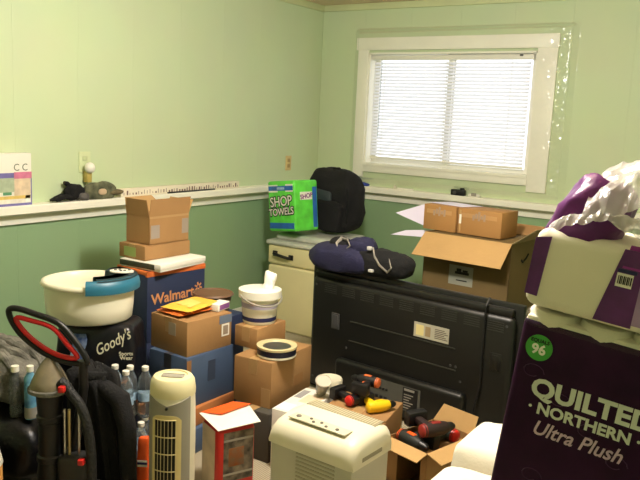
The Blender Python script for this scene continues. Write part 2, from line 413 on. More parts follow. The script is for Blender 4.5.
part('knob', lambda b: lathe(b, [(.018, 0), (.018, .01), (.014, .013)], 14, c=(.03, 0, .044)), black_pl, o)
part('lens', lambda b: lathe(b, [(.013, 0), (.013, .008), (.009, .008)], 14, M=Matrix.Translation((-.02, -.022, .022)) @ Matrix.Rotation(R(90), 4, 'X')), dgrey_pl, o)
o = thing('plastic_clip', 'small white clip on the ledge beside the black gadget', 'clip', (1.44, -.045, 1.022))
part('body', lambda b: box(b, -.045, .045, -.012, .012, 0, .022, .004), white_pl, o); part('tab', lambda b: box(b, -.02, .02, -.016, -.01, .006, .03, .003), grey_pl, o)
o = thing('plastic_stub', 'small pale stub standing on the ledge below the window', 'stub', (.775, -.04, 1.022))
part('body', lambda b: lathe(b, [(.012, 0), (.012, .025), (.004, .029)], 14), cream_pl, o)
part('dish', lambda b: box(b, .02, .16, -.01, .012, 0, .012, .003), trim_w, o)

# ------------------------------------------------------------------ cardboard boxes
def carton(label, near, yaw, w, d, h, zb, m=kraft, tape=True, name='cardboard_box', tapem_=None, seam=True):
    """near = the corner towards +x,-y; root at base centre"""
    c, s = math.cos(yaw), math.sin(yaw); lx, ly = -w/2, d/2
    t = thing(name, label, 'box', (near[0]+lx*c-ly*s, near[1]+lx*s+ly*c, zb), yaw)
    part('body', lambda b: box(b, -w/2, w/2, -d/2, d/2, 0, h-.003, .003), m, t)
    # closed top flaps meeting at a seam
    part('top_flap', lambda b: box(b, -w/2+.001, -.0012, -d/2+.001, d/2-.001, h-.003, h, .0008), m, t)
    part('top_flap', lambda b: box(b, .0012, w/2-.001, -d/2+.001, d/2-.001, h-.003, h, .0008), m, t)
    if tape: part('tape_strip', lambda b: (box(b, -.024, .024, -d/2-.0006, d/2+.0006, h-.0002, h+.0006), box(b, -.024, .024, -d/2-.0008, -d/2, h-.07, h)), tapem_ or tapem, t)
    return t

# stack A, beside the tower heater
t = carton('brown carton at the bottom of the stack behind the tower heater', (1.325, -2.905), R(3), .26, .35, .115, 0, blue_box)
t['label'] = 'dull blue carton on the floor, lowest of the stack behind the tower heater'
carton('orange-brown carton under the dull blue one in the stack behind the tower heater', (1.298, -2.885), R(3), .26, .36, .085, .115, mat('orange_carton', (176, 112, 62), .75))
t = carton('dull blue carton directly under the brown box with white label', (1.267, -2.85), R(-1.2), .248, .317, .24, .2, blue_box, tapem_=mat('dark_tape', (58, 60, 70), .4))
side_plate('brown_edge_strip', -.1585, -.13, .01, .23, .124, kraft_dk, t)
side_plate('dark_print', -.02, .03, .10, .20, .124, mat('dark_blue_print', (54, 64, 84), .6), t)
t = carton('brown cardboard box with white label and yellow envelopes on its top', (1.247, -2.83), R(-4.3), .255, .284, .164, .44)
side_plate('label', .075, .125, .055, .115, .1275, white_p, t, label='white shipping label')
side_plate('label_print', .084, .116, .063, .107, .1289, mat('label_grey', (150, 134, 116), .7), t, th=.0005)
side_plate('blue_tape_patch', .06, .142, .118, .158, .1275, mat('blue_tape', (104, 118, 140), .4), t, label='bluish tape patch')
front_plate('label', .0, .05, .085, .145, -.142, mat('label_dull', (166, 152, 132), .7), t, label='small grey label')

# Walmart stack by the wall
carton('navy carton on the floor, below the navy box with orange lettering', (.793, -2.649), R(-6), .255, .382, .37, 0, navy_box)
t = carton('tall navy box with orange store lettering below the flat white box', (.793, -2.649), R(-6), .255, .382, .37, .37, navy_box, tape=False)
orange_pr = mat('orange_edge', (214, 110, 50), .6)
part('orange_edge', lambda b: (box(b, .112, .1295, -.193, .193, .345, .3708, .001), box(b, -.128, .1295, -.1925, -.17, .352, .3708, .001)), orange_pr, t)
text('lettering', 'Walmart', .078, gold_pr, t, (.1283, -.025, .225), SIDE, off=.0015, spin=R(2))
def spark(b):
    for k in range(6):
        a = math.pi*k/3+.2
        box(b, .008, .026, -.004, .004, 0, .001, M=Matrix.Translation((.1283, .145, .25)) @ Matrix.Rotation(R(90), 4, 'Y') @ Matrix.Rotation(a, 4, 'Z'))
part('spark_emblem', spark, gold_pr, t)
side_plate('blue_smear', .0, .05, .05, .17, .1275, mat('mid_blue_print', (66, 88, 130), .6), t)
t = thing('flat_box', 'flat white box lying on the navy store box', 'box', (.842-.142, -2.617+.17, .742), R(3))
part('lid', lambda b: box(b, -.142, .142, -.176, .176, .012, .04, .003), white_p, t)
part('base', lambda b: box(b, -.138, .138, -.172, .172, 0, .014, .002), white_pl, t)
part('dark_edge', lambda b: box(b, -.141, .1, -.178, -.172, .008, .036, .001), mat('dark_edge', (58, 60, 44), .6), t)
t = carton('small low brown box with green label under the open top carton', (.728, -2.606), R(-1), .198, .321, .075, .784)
front_plate('label', -.06, .03, .012, .06, -.1605, mat('olive_label', (150, 168, 96), .6), t, label='green printed label')
# open carton at the top
t = thing('open_box', 'brown carton with raised flaps, topmost of the stack against the wall', 'box', (.719-.0875, -2.564+.14, .861), R(-1))
w, d, h = .175, .281, .147
def walls(b):
    box(b, -w/2, w/2, -d/2, d/2, 0, .004); box(b, -w/2, -w/2+.004, -d/2, d/2, 0, h); box(b, w/2-.004, w/2, -d/2, d/2, 0, h)
    box(b, -w/2, w/2, -d/2, -d/2+.004, 0, h); box(b, -w/2, w/2, d/2-.004, d/2, 0, h)
part('body', walls, kraft, t)
part('flap', lambda b: quad(b, (w/2, -d/2, h), (w/2, d/2, h), (w/2+.012, d/2, h+.09), (w/2+.012, -d/2, h+.09), th=.0015), kraft, t)
part('flap', lambda b: quad(b, (-w/2, -d/2, h), (w/2, -d/2, h), (w/2-.01, -d/2-.01, h+.085), (-w/2+.01, -d/2-.01, h+.085), th=.0015), kraft, t)
part('flap', lambda b: quad(b, (-w/2, -d/2, h), (-w/2, d/2, h), (-w/2-.012, d/2-.1, h+.085), (-w/2-.012, -d/2, h+.085), th=.0015), kraft_lt, t)
part('flap', lambda b: quad(b, (-w/2, d/2, h), (w/2, d/2, h), (w/2, d/2+.03, h+.07), (-w/2, d/2+.03, h+.07), th=.0015), kraft_lt, t)
part('tape_strip', lambda b: box(b, w/2-.0005, w/2+.001, -d/2, d/2, h-.012, h+.004), tapem, t)
side_plate('tape_patch', -.13, -.07, .03, .1, w/2, mat('grey_tape', (150, 140, 130), .4), t); side_plate('tape_patch', .09, .138, .04, .12, w/2, mat('grey_tape2', (150, 138, 124), .4), t)

# envelopes and small carton on the brown box
pouch = mat('yellow_mailer', (238, 182, 66), .55, var=.08, bump=.3, bscale=50)
def mailer(b, sx, sy, th, seed):
    n = 14; top = []; bot = []
    for i in range(n+1):
        r1 = []; r2 = []
        for j in range(n+1):
            u, v = i/n*2-1, j/n*2-1; e = (1-u**6)*(1-v**6)
            q = noise.noise(Vector((u*2+seed, v*2, 1)))*.006
            r1.append(b.verts.new((u*sx, v*sy, th*.5+e*th*.5+q*e))); r2.append(b.verts.new((u*sx, v*sy, th*.5-e*th*.5)))
        top.append(r1); bot.append(r2)
    for i in range(n):
        for j in range(n):
            b.faces.new((top[i][j], top[i+1][j], top[i+1][j+1], top[i][j+1])); b.faces.new((bot[i][j], bot[i][j+1], bot[i+1][j+1], bot[i+1][j]))
    bmesh.ops.remove_doubles(b, verts=list(b.verts), dist=1e-5)
tag(part('envelope', lambda b: mailer(b, .085, .125, .022, 1), mat('orange_mailer', (206, 108, 44), .55, bump=.3), None, loc=(1.105, -2.68, .606), rot=(0, 0, R(-4)), sharp=60), 'orange padded envelope under the yellow one on the brown box', 'envelope')
e = thing('envelope', 'yellow padded envelope lying on top of the orange one', 'envelope', (1.115, -2.665, .628), R(6))
part('pouch', lambda b: mailer(b, .085, .13, .02, 4), pouch, e, sharp=60); part('flap', lambda b: quad(b, (-.05, -.06, .021), (.06, -.09, .021), (.05, .01, .024), (-.03, .03, .026)), mat('mailer_fold', (246, 202, 110), .55), e)
t = thing('small_carton', 'small white and purple carton at the end of the envelopes', 'box', (1.19, -2.555, .606), R(8))
part('body', lambda b: box(b, -.03, .03, -.05, .05, 0, .035, .002), white_p, t); side_plate('purple_panel', -.035, .045, .006, .03, .03, mat('purple_panel', (136, 84, 146), .5), t)
t = thing('tub', 'brown round tub behind the envelopes against the green wall', 'tub', (.95, -2.33, .50))
part('body', lambda b: lathe(b, [(.08, 0), (.1, .1), (.104, .105), (.098, .105), (.078, .02), (0, .02)], 28), mat('brown_tub', (92, 66, 46), .6), t)
part('rim', lambda b: lathe(b, [(.104, .1), (.11, .104), (.104, .112), (.098, .106)], 28), mat('tub_rim', (112, 82, 58), .5), t)
carton('dark blue carton standing behind the stack, under the brown round tub', (1.07, -2.43), R(0), .22, .22, .5, 0, navy_box, tape=False)
t = thing('bottle_cap_jar', 'tiny pale blue jar beside the brown tub behind the envelopes', 'jar', (.98, -2.46+.02, .5))
bpy.data.objects.remove(t)

# stack B in the middle
t = carton('dark grey carton on the carpet under the brown box with the tin', (1.64, -2.71), R(2), .225, .35, .23, 0, mat('charcoal_carton', (72, 68, 60), .7))
t = carton('brown box carrying the round tin and a smaller box', (1.603, -2.655), R(4.4), .208, .355, .215, .232)
side_plate('scuff_print', .02, .10, .05, .1, .104, mat('scuff', (150, 108, 62), .8), t); front_plate('tape_patch', .05, .1, .0, .09, -.1775, tapem, t)
t = carton('small brown box under the white bucket', (1.43, -2.551), R(0), .137, .227, .1, .448)
t = thing('bucket', 'white bucket with navy band standing on the small brown box', 'bucket', (1.345, -2.43, .549))
t.scale = (1.18, 1.18, 1.28)
part('body', lambda b: lathe(b, [(.066, 0), (.069, .004), (.08, .125), (.076, .125), (.064, .012), (0, .012)], 32), white_pl, t)
part('rim', lambda b: lathe(b, [(.079, .098), (.089, .1), (.089, .128), (.078, .13)], 32), white_pl, t)
part('navy_band', lambda b: lathe(b, [(.0698, .012), (.0712, .028)], 32), navy_pr, t, label='navy band near the base')
part('print_panel', lambda b: (lathe(b, [(.0747, .062), (.0765, .082)], 32)), mat('grey_violet_print', (176, 168, 186), .6), t)
part('handle', lambda b: tube(b, [(.09*math.cos(a), .09*math.sin(a), .112-.035*math.sin((a+R(115))/R(180)*math.pi)) for a in [R(-115)+R(180)*k/16 for k in range(17)]], .0035, 8), grey_pl, t)
part('dark_contents', lambda b: lathe(b, [(.073, .1), (.0, .102)], 24), navy_pr, t)
t = thing('paper_roll', 'crumpled white paper standing inside the white bucket', 'paper', (1.36, -2.405, .69), (R(-8), R(14), R(20)))
part('roll', lambda b: blob(b, (0, 0, .048), (.03, .026, .062), .5, .7, .012, 22, 4), white_p, t); part('fold', lambda b: blob(b, (.012, -.02, .03), (.018, .012, .045), .6, .6, .01, 24, 8), white_p, t)
t = thing('round_tin', 'round tin with dark lid and navy band on the brown box', 'tin', (1.545, -2.545, .449))
part('body', lambda b: lathe(b, [(.088, 0), (.092, .004), (.092, .012)], 40), cream_pl, t)
part('navy_band', lambda b: lathe(b, [(.0915, .012), (.0915, .04), (.088, .04)], 40), mat('tin_navy', (24, 26, 44), .4), t)
part('rim', lambda b: lathe(b, [(.088, .04), (.094, .04), (.095, .05), (.09, .052), (.07, .048), (.066, .043)], 40), mat('tin_cream', (204, 190, 146), .35), t)
part('lid_panel', lambda b: lathe(b, [(.067, .043), (.0, .045)], 40), mat('tin_lid', (60, 62, 60), .35), t)

# white printed carton and small things behind the dehumidifier
t = thing('flat_carton', 'white printed carton behind the dehumidifier', 'box', (1.728, -2.57, 0), R(6))
part('body', lambda b: box(b, -.075, .075, -.155, .155, 0, .278, .003), white_p, t)
for k, (a, b_, c0, c1, mm) in enumerate(((-.07, .0, -.14, -.06, lav_p), (-.02, .065, -.02, .08, mat('peach_print', (228, 206, 176), .6)), (-.065, -.03, .02, .12, grey_pr))):
    part('printed_patch', lambda b: box(b, a, b_, c0, c1, .278, .2788), mm, t)
t = thing('round_tub', 'cream round tub with lid standing beside the black television', 'tub', (1.635, -2.215, 0))
part('body', lambda b: lathe(b, [(.052, 0), (.06, .24), (.06, .245)], 28), cream_pl, t); part('lid', lambda b: lathe(b, [(.063, .235), (.065, .24), (.065, .262), (.06, .27), (.045, .266), (0, .264)], 28), cream_pl, t)
t = thing('clear_cup', 'translucent grey plastic cup leaning beside the cream tub', 'cup', (1.745, -2.46, .290), (R(18), R(22), 0))
part('body', lambda b: lathe(b, [(.024, .004), (.036, .08), (.033, .08), (.022, .01), (0, .01)], 24), mat('smoky_plastic', (190, 186, 170), .15, trans=.55), t); part('rim', lambda b: lathe(b, [(.035, .076), (.039, .079), (.037, .084), (.033, .08)], 24), mat('smoky_rim', (196, 190, 176), .3), t)

# ------------------------------------------------------------------ cream bin, towels, backpack in the corner
cream_en = mat('cream_enamel', (222, 212, 162), .35, var=.03)
t = thing('storage_bin', 'cream metal bin with silver lid and black handle in the corner', 'bin', (.58, -.755, 0))
def binb(b):
    box(b, -.30, .30, -.245, .245, 0, .485, .02, 3); box(b, -.302, .302, -.247, .247, .488, .635, .02, 3)
part('body', binb, cream_en, t)
part('lid', lambda b: (box(b, -.315, .315, -.262, .255, .63, .665, .016, 3), box(b, -.27, .27, -.21, .21, .66, .715, .035, 4)), mat('silver_lid', (204, 204, 194), .28, metal=.25), t)
part('handle', lambda b: (tube(b, [(-.23, -.25, .565), (-.225, -.275, .572), (-.16, -.288, .565), (-.095, -.275, .553), (-.09, -.25, .553)], .011, 10), box(b, -.25, -.21, -.256, -.246, .55, .59, .004), box(b, -.11, -.07, -.256, -.246, .538, .575, .004)), black_pl, t)

t = thing('towel_pack', 'bright green and blue pack of shop towels on the silver lid', 'pack', (.455, -.93, .742), (0, R(-7), R(-14)))
t.scale = (1.1, 1.15, 1.1)
w, d, h = .27, .19, .325
part('wrapper', lambda b: box(b, -w/2, w/2, -d/2, d/2, 0, h, .014, 3), lime_pr, t)
def blobplate(b, x0, x1, z0, z1): box(b, x0, x1, -d/2-.0015, -d/2+.001, z0, z1)
for z0, z1 in ((.018, .055), (.262, .292)): part('blue_panel', lambda b: blobplate(b, -w/2+.012, w/2-.012, z0, z1), blue_pr, t)
for a, c, z0, z1 in ((-w/2+.012, -.03, .252, .30), (.05, w/2-.012, .254, .302)): part('white_panel', lambda b: box(b, a, c, -d/2-.0012, -d/2+.001, z0, z1), white_p, t)
part('white_panel', lambda b: box(b, w/2-.001, w/2+.0015, -.05, .045, .20, .25), white_p, t)
part('blue_stripe', lambda b: box(b, w/2-.001, w/2+.0016, .05, d/2-.012, .02, .28), blue_pr, t)
for body, z, s in (('SHOP', .19, .088), ('TOWELS', .125, .064)):
    text('lettering_outline', body, s, black_pr, t, (0, -d/2-.0018, z), FRONT, off=.007, spin=R(4)); text('lettering', body, s, white_p, t, (0, -d/2-.0026, z), FRONT, off=.0008, spin=R(4))
part('brand_patch', lambda b: box(b, -.035, .04, -d/2-.003, -d/2-.001, .268, .284, .0004), mat('pale_blue_print', (150, 180, 214), .5, var=.3, vscale=40), t)
text('lettering', 'SHOP', .04, mat('violet_print', (120, 40, 120), .5), t, (w/2+.0022, -.0, .222), SIDE, off=.001, spin=R(8))

t = thing('backpack', 'black backpack standing in the corner behind the shop towels', 'backpack', (.585, -.65, .732), (0, R(4), R(-6)))
t.scale = (.93, 1, .95)
part('body', lambda b: blob(b, (0, .02, .235), (.27, .13, .245), .75, .8, .025, 7, 2, flat=-.233), black_cl, t)
part('front_pocket', lambda b: blob(b, (.03, -.09, .13), (.15, .05, .12), .5, .5, .012, 9, 5), black_cl, t)
part('mesh_panel', lambda b: blob(b, (-.04, -.09, .26), (.10, .03, .06), .4, .4, .006, 12, 6), mat('slate_panel', (50, 60, 62), .7), t, label='slate grey panel')
part('grab_handle', lambda b: tube(b, [(-.07, .03, .44), (-.05, .03, .475), (0, .03, .482), (.03, .03, .46)], .010, 8), black_cl, t)
part('strap', lambda b: tube(b, [(.12, -.02, .42), (.2, -.08, .34), (.225, -.09, .22), (.2, -.07, .1)], .014, 8, sq=.5), black_cl, t)

# ------------------------------------------------------------------ television seen from behind
t = thing('television', 'large black flat television standing with its back to the camera', 'television', (1.836, -1.81, 0), R(-5.2))
tvm = mat('tv_black', (24, 24, 22), .38, var=.12)
part('screen_frame', lambda b: box(b, -.641, .641, 0, .03, 0, .722, .006), tvm, t)
part('screen', lambda b: box(b, -.62, .62, .029, .032, .03, .70), mat('screen_glass', (8, 8, 9), .1), t)
part('back_cover', lambda b: (box(b, -.615, .615, -.045, .004, .02, .665, .03, 3)), tvm, t)
part('lower_housing', lambda b: (box(b, -.40, .40, -.085, -.03, .02, .24, .025, 3)), tvm, t)
ridg = mat('tv_ridge', (40, 40, 36), .3)
part('ridge', lambda b: tube(b, [(-.33, -.046, .453), (.32, -.046, .45)], .004, 6), ridg, t); part('ridge', lambda b: tube(b, [(-.335, -.046, .344), (.33, -.046, .34)], .004, 6), ridg, t)
def vents(b):
    for i in range(9):
        x = -.52+i*.125
        for k in range(5): box(b, x, x+.085, -.0475, -.044, .585+k*.011, .590+k*.011)
part('vent_grille', vents, mat('tv_vent', (46, 46, 42), .45), t)
part('moulding', lambda b: box(b, -.60, .60, -.035, .005, .66, .70, .012, 2), tvm, t)
for x in (-.432, .538): part('wall_mount_recess', lambda b: (box(b, x-.028, x+.028, -.05, -.044, .39, .48, .003), box(b, x-.018, x+.018, -.052, -.048, .40, .47, .003)), dgrey_pl if x < 0 else tvm, t)
front_plate('rating_label', .077, .281, .465, .542, -.0455, mat('silver_label', (172, 168, 150), .45), t, label='silver rating label')
front_plate('label_patch', .09, .135, .475, .53, -.0467, mat('cream_label', (214, 200, 140), .6), t); front_plate('label_patch', .145, .175, .477, .528, -.0467, mat('tan_label', (150, 130, 96), .6), t)
def lab(b):
    for k in range(6): box(b, .20, .275-.01*(k % 3), -.0474, -.0466, .478+k*.009, .482+k*.009)
part('label_print', lab, mat('label_ink', (84, 76, 68), .6), t)
front_plate('connector_panel', -.18, .165, .07, .2, -.0855, mat('port_grey', (84, 84, 78), .5), t, label='grey connector panel')
def ports(b):
    for i in range(5): box(b, -.165+i*.028, -.148+i*.028, -.090, -.0855, .09, .11)
    for k in range(6): lathe(b, [(.006, 0), (.006, .006)], 10, M=Matrix.Translation((-.14+k*.02, -.086, .15)) @ Matrix.Rotation(R(90), 4, 'X'))
part('ports', ports, black_pl, t)
front_plate('port_label', .06, .15, .075, .195, -.0867, black_pl, t)
def plines(b):
    box(b, .068, .13, -.0885, -.0877, .178, .19)
    for k in range(6): box(b, .068, .1+.012*(k % 3), -.0885, -.0877, .085+k*.014, .09+k*.014)
part('port_print', plines, mat('port_ink', (150, 146, 136), .6), t)
part('power_cord', lambda b: tube(b, [(.471, -.02, .735), (.471, -.055, .70), (.47, -.054, .5), (.471, -.054, .3), (.44, -.1, .03)], .0055, 8), black_pl, t)
def scr(b):
    for x, z in ((-.58, .62), (.58, .62), (-.35, .3), (.36, .29), (.30, .36), (.33, .36), (-.58, .08), (.58, .08)):
        lathe(b, [(.007, 0), (.006, .004), (0, .004)], 10, M=Matrix.Translation((x, -.044, z)) @ Matrix.Rotation(R(90), 4, 'X'))
part('screws', scr, dgrey_pl, t)

# bag on the television
t = thing('bag', 'navy cloth bag with grey straps slumped over the television top corner', 'bag', (1.49, -1.775, .724), R(-4))
part('body', lambda b: blob(b, (-.09, 0, .06), (.19, .10, .075), .7, .7, .04, 9, 3, flat=-.058, ridge=.6), navy_cl, t)
part('flap', lambda b: blob(b, (.16, .0, .07), (.20, .085, .075), .8, .9, .024, 9, 7, flat=-.066), black_cl, t)
part('roll', lambda b: blob(b, (.04, .0, .145), (.085, .06, .05), .9, .9, .014, 12, 9), navy_cl, t)
part('roll', lambda b: blob(b, (-.1, -.01, .135), (.075, .06, .042), .9, .9, .014, 12, 11), black_cl, t)
gs = mat('grey_strap', (158, 152, 142), .8)
part('strap', lambda b: tube(b, [(-.09, -.065, .15), (-.07, -.05, .182), (-.03, -.05, .18), (.0, -.065, .15), (-.02, -.075, .125), (-.06, -.08, .12), (-.09, -.065, .15)], .010, 8, sq=.4), gs, t)
part('strap', lambda b: tube(b, [(.14, -.05, .155), (.17, -.08, .12), (.21, -.09, .08), (.26, -.088, .05), (.275, -.075, .07), (.25, -.06, .115)], .010, 8, sq=.4), gs, t)
for q in ((.115, .14, -.075, -.055, .145, .165), (.145, .175, -.098, -.08, .035, .05)): part('buckle', lambda b: box(b, *q, .004), mat('pale_buckle', (196, 194, 190), .4), t)

# ------------------------------------------------------------------ open box behind the television
t = thing('open_box', 'large open cardboard box with folded-down tan flap behind the television', 'box', (1.915, -1.03, 0), R(-5))
w, d, h = .555, .40, .905
def walls2(b):
    box(b, -w/2, w/2, -d/2, d/2, 0, .005); box(b, -w/2, -w/2+.005, -d/2, d/2, 0, h); box(b, w/2-.005, w/2, -d/2, d/2, 0, h)
    box(b, -w/2, w/2, -d/2, -d/2+.005, 0, h); box(b, -w/2, w/2, d/2-.005, d/2, 0, h)
    box(b, -w/2+.005, w/2-.005, -d/2+.005, d/2-.005, .894, .9)
part('body', walls2, mat('drab_cardboard', (112, 92, 56), .8, var=.08), t)
part('flap', lambda b: quad(b, (-w/2, -d/2, h), (w/2, -d/2, h), (w/2, -d/2-.125, h-.125), (-w/2-.01, -d/2-.125, h-.125), th=.002), kraft_lt, t, label='tan front flap folded down')
part('flap', lambda b: quad(b, (w/2, -d/2, h), (w/2, d/2, h), (w/2+.12, d/2, h+.09), (w/2+.12, -d/2+.02, h+.09), th=.002), mat('drab_flap', (140, 122, 86), .8), t, label='raised side flap')
part('flap', lambda b: quad(b, (-w/2, d/2, h), (w/2, d/2, h), (w/2, d/2+.1, h+.05), (-w/2, d/2+.1, h+.05), th=.002), kraft, t)
front_plate('printed_label', -.10, .056, .62, .735, -d/2, mat('drab_label', (150, 150, 136), .6), t)
def logo(b):
    Y0, Y1 = -d/2-.0022, -d/2-.001
    box(b, -.06, .03, Y0, Y1, .685, .700); box(b, -.05, -.02, Y0, Y1, .7005, .718); box(b, -.01, .022, Y0, Y1, .7005, .712); box(b, -.05, .02, Y0, Y1, .645, .652)
part('label_print', logo, black_pr, t)
part('hand_hole', lambda b: tube(b, [(w/2+.001, -.06, .80), (w/2+.001, -.04, .785), (w/2+.001, .0, .80), (w/2+.001, .03, .825)], .006, 8), black_mt, t)
kr3 = mat('kraft_orange', (166, 122, 70), .75, var=.06)
def inner(label, x, wd, strip):
    t = thing('small_box', label, 'box', (x, -1.125+.10-.0875*(x-1.9), .906), R(-7))
    part('body', lambda b: box(b, -wd/2, wd/2, -.10, .10, 0, .152, .002), kr3, t)
    part('tape_strip', lambda b: box(b, -wd/2+.02, wd/2-.03, -.101, -.10, .10, .125), mat('dull_tape', (184, 142, 92), .35), t)
    def swirl(b):
        for k in range(5): box(b, -.045+.018*k, -.032+.018*k, -.1018, -.1008, .088+.012*(k % 2), .118+.012*(k % 3))
    part('printed_mark', swirl, mat('grey_mark', (164, 140, 120), .6), t)
    if strip:
        part('label_strip', lambda b: (box(b, -wd/2+.012, -wd/2+.022, -.102, -.10, .01, .14)), kraft_lt, t); part('white_label', lambda b: (box(b, -wd/2+.01, -wd/2+.024, -.1026, -.10, .06, .09), box(b, -wd/2+.01, -wd/2+.024, -.1026, -.10, .09, .115)), white_p, t)
    return t
inner('left-hand small brown box standing inside the large open box', 1.672, .225, False)
inner('small brown box with white strip, beside the lavender-topped one in the open box', 1.935, .285, True)
tag(part('paper_sheet', lambda b: quad(b, (-.16, -.05, 0), (.10, -.09, .0), (.16, .06, .0), (-.08, .10, .0)), lav_p, None, loc=(1.70, -.98, 1.0605), rot=(0, 0, R(-7))), 'lavender-white sheet lying on top of the small boxes', 'paper')
tag(part('paper_sheet', lambda b: quad(b, (1.54, -1.02, .905), (1.335, -1.06, .975), (1.505, -.98, 1.045), (1.54, -.98, .98)), lav_p, None), 'upper white sheet poking out beside the small boxes', 'paper')
tag(part('paper_sheet', lambda b: quad(b, (1.64, -1.06, .85), (1.325, -1.09, .838), (1.42, -1.07, .875), (1.64, -1.03, .90)), lav_p, None), 'lower pointed white sheet poking out by the tan flap', 'paper')

# ------------------------------------------------------------------ tools in front of the television
t = carton('low tan carton carrying the yellow tool in front of the television', (2.135, -2.54), R(10.5), .295, .25, .28, 0, kraft)
t = thing('tool_carton', 'open tan carton with splayed flaps holding black and red tools', 'box', (2.315, -2.47, 0), R(-14))
w, d, h = .215, .30, .245
def walls3(b):
    box(b, -w/2, w/2, -d/2, d/2, 0, .004); box(b, -w/2, -w/2+.004, -d/2, d/2, 0, h); box(b, w/2-.004, w/2, -d/2, d/2, 0, h)
    box(b, -w/2, w/2, d/2-.004, d/2, 0, h); box(b, -w/2, -w/2+.06, -d/2, -d/2+.004, 0, h); box(b, w/2-.03, w/2, -d/2, -d/2+.004, 0, h); box(b, -w/2, w/2, -d/2, -d/2+.004, h-.03, h); box(b, -w/2, w/2, -d/2, -d/2+.004, 0, .07)
    box(b, -w/2+.004, w/2-.004, -d/2+.004, d/2-.004, .205, .21)
part('body', walls3, kraft, t)
part('flap', lambda b: quad(b, (-w/2, -d/2, h), (w/2, -d/2, h), (w/2+.01, -d/2-.075, h-.012), (-w/2-.01, -d/2-.075, h-.012), th=.0018), kraft_lt, t)
part('flap', lambda b: quad(b, (w/2, -d/2, h), (w/2, d/2, h), (w/2+.075, d/2, h-.02), (w/2+.075, -d/2, h-.02), th=.0018), kraft_lt, t)
part('flap', lambda b: quad(b, (-w/2, d/2, h), (w/2, d/2, h), (w/2, d/2+.03, h+.075), (-w/2+.03, d/2+.03, h+.075), th=.0018), kraft_lt, t)
def drill(label, body_m, accent_m, loc, rot, sc_=.78, group='cordless tools in front of the television', first=[None]):
    t = thing('power_drill', label, 'power tool', loc, rot, group)
    t.scale = (sc_, sc_, sc_)
    part('motor_housing', lambda b: tube(b, [(-.075, 0, .0), (-.07, 0, 0), (-.02, 0, .002), (.03, 0, .002), (.055, 0, 0)], [.02, .031, .034, .032, .026], 16), body_m, t)
    part('chuck', lambda b: tube(b, [(.055, 0, 0), (.06, 0, 0), (.085, 0, 0), (.1, 0, 0)], [.026, .022, .02, .010], 14), black_pl, t)
    part('accent_cap', lambda b: (tube(b, [(-.084, 0, 0), (-.078, 0, 0), (-.062, 0, 0)], [.018, .028, .0325], 16), box(b, -.03, .02, -.036, .036, -.01, .014, .006)), accent_m, t)
    part('grip', lambda b: box(b, -.045, -.005, -.017, .017, -.115, -.02, .012, 2), body_m, t)
    part('trigger', lambda b: box(b, -.006, .008, -.008, .008, -.06, -.03, .004), accent_m, t)
    part('battery', lambda b: box(b, -.075, .03, -.035, .035, -.155, -.108, .01, 2), black_pl, t)
    return t
lie = lambda z, s=90: (R(s), 0, R(z))
drill('yellow tool lying on the low tan carton', yellow_pl, yellow_pl, (2.06, -2.46, .308), (R(88), 0, R(60)))
drill('black and red tool lying just left of the yellow one', black_pl, red_pl, (1.935, -2.45, .308), (R(92), 0, R(80)))
drill('black tool with tan and red nose at the back of the low tan carton', black_pl, mat('tan_red', (206, 100, 50), .5), (1.93, -2.36, .365), (R(88), 0, R(185)))
drill('black tool with orange-red end at the near side of the open tan carton', mat('tool_charcoal', (34, 36, 34), .5), orange_pl, (2.27, -2.55, .238), (R(90), 0, R(-20)), .92)
drill('dark tool with dull red stripes lying on top in the open tan carton', mat('tool_maroon', (40, 26, 26), .5), mat('dull_red', (136, 36, 32), .45), (2.35, -2.50, .296), (R(92), 0, R(60)), .92)
drill('dark tool with bright red end at the back of the open tan carton', mat('tool_green', (32, 40, 32), .5), red_pl, (2.33, -2.375, .238), (R(90), 0, R(165)), .92)

# ------------------------------------------------------------------ dehumidifier
t = thing('dehumidifier', 'cream dehumidifier with rounded top and button panel in the front', 'appliance', (2.185, -3.06, 0), R(-3))
w, d, h = .375, .25, .475
part('body', lambda b: (box(b, -w/2+.006, w/2-.006, -d/2+.006, d/2-.006, .02, h-.05, .012, 2)), mat('dehumidifier_grey', (190, 186, 168), .5, var=.03), t)
def hood(b):
    tt = bmesh.new(); n = 12; prof = []
    # front-to-back section: sloped front shoulder, flat top
    for y, z in ((-d/2, h-.10), (-d/2-.002, h-.06), (-d/2+.012, h-.03), (-d/2+.04, h-.012), (-d/2+.09, h-.003), (0, h), (d/2-.05, h), (d/2-.012, h-.01), (d/2, h-.04), (d/2, h-.10)): prof.append((y, z))
    xs = [(-w/2, 1, -.03), (-w/2+.006, 1, -.016), (-w/2+.02, 1, -.004), (-w/2+.045, 1, 0), (w/2-.045, 1, 0), (w/2-.02, 1, -.004), (w/2-.006, 1, -.016), (w/2, 1, -.03)]
    rows = [[tt.verts.new((x, y*(1 if dz > -.01 else .97), max(h-.10, z+(dz if z > h-.095 else 0)))) for y, z in prof] for x, k, dz in xs]
    for i in range(len(rows)-1):
        for j in range(len(prof)-1): tt.faces.new((rows[i][j], rows[i+1][j], rows[i+1][j+1], rows[i][j+1]))
        tt.faces.new((rows[i][0], rows[i][-1], rows[i+1][-1], rows[i+1][0]))
    tt.faces.new(rows[0]); tt.faces.new(rows[-1][::-1])
    merge(b, tt)
part('hood', hood, cream_pl, t, sharp=50)
part('control_panel', lambda b: box(b, -.13, .12, -.085, -.035, h-.0035, h+.0012, .001), mat('panel_grey', (204, 198, 172), .45), t)
for i, (x, y, r) in enumerate(((-.10, -.06, .010), (-.05, -.05, .006), (-.028, -.068, .006), (.0, -.055, .006), (.03, -.07, .006), (.075, -.065, .007))):
    part('button', lambda b: lathe(b, [(r, 0), (r, .004), (r*.8, .006), (0, .006)], 14, c=(x, y, h-.0005)), mat('button_grey', (110, 106, 98), .5), t)
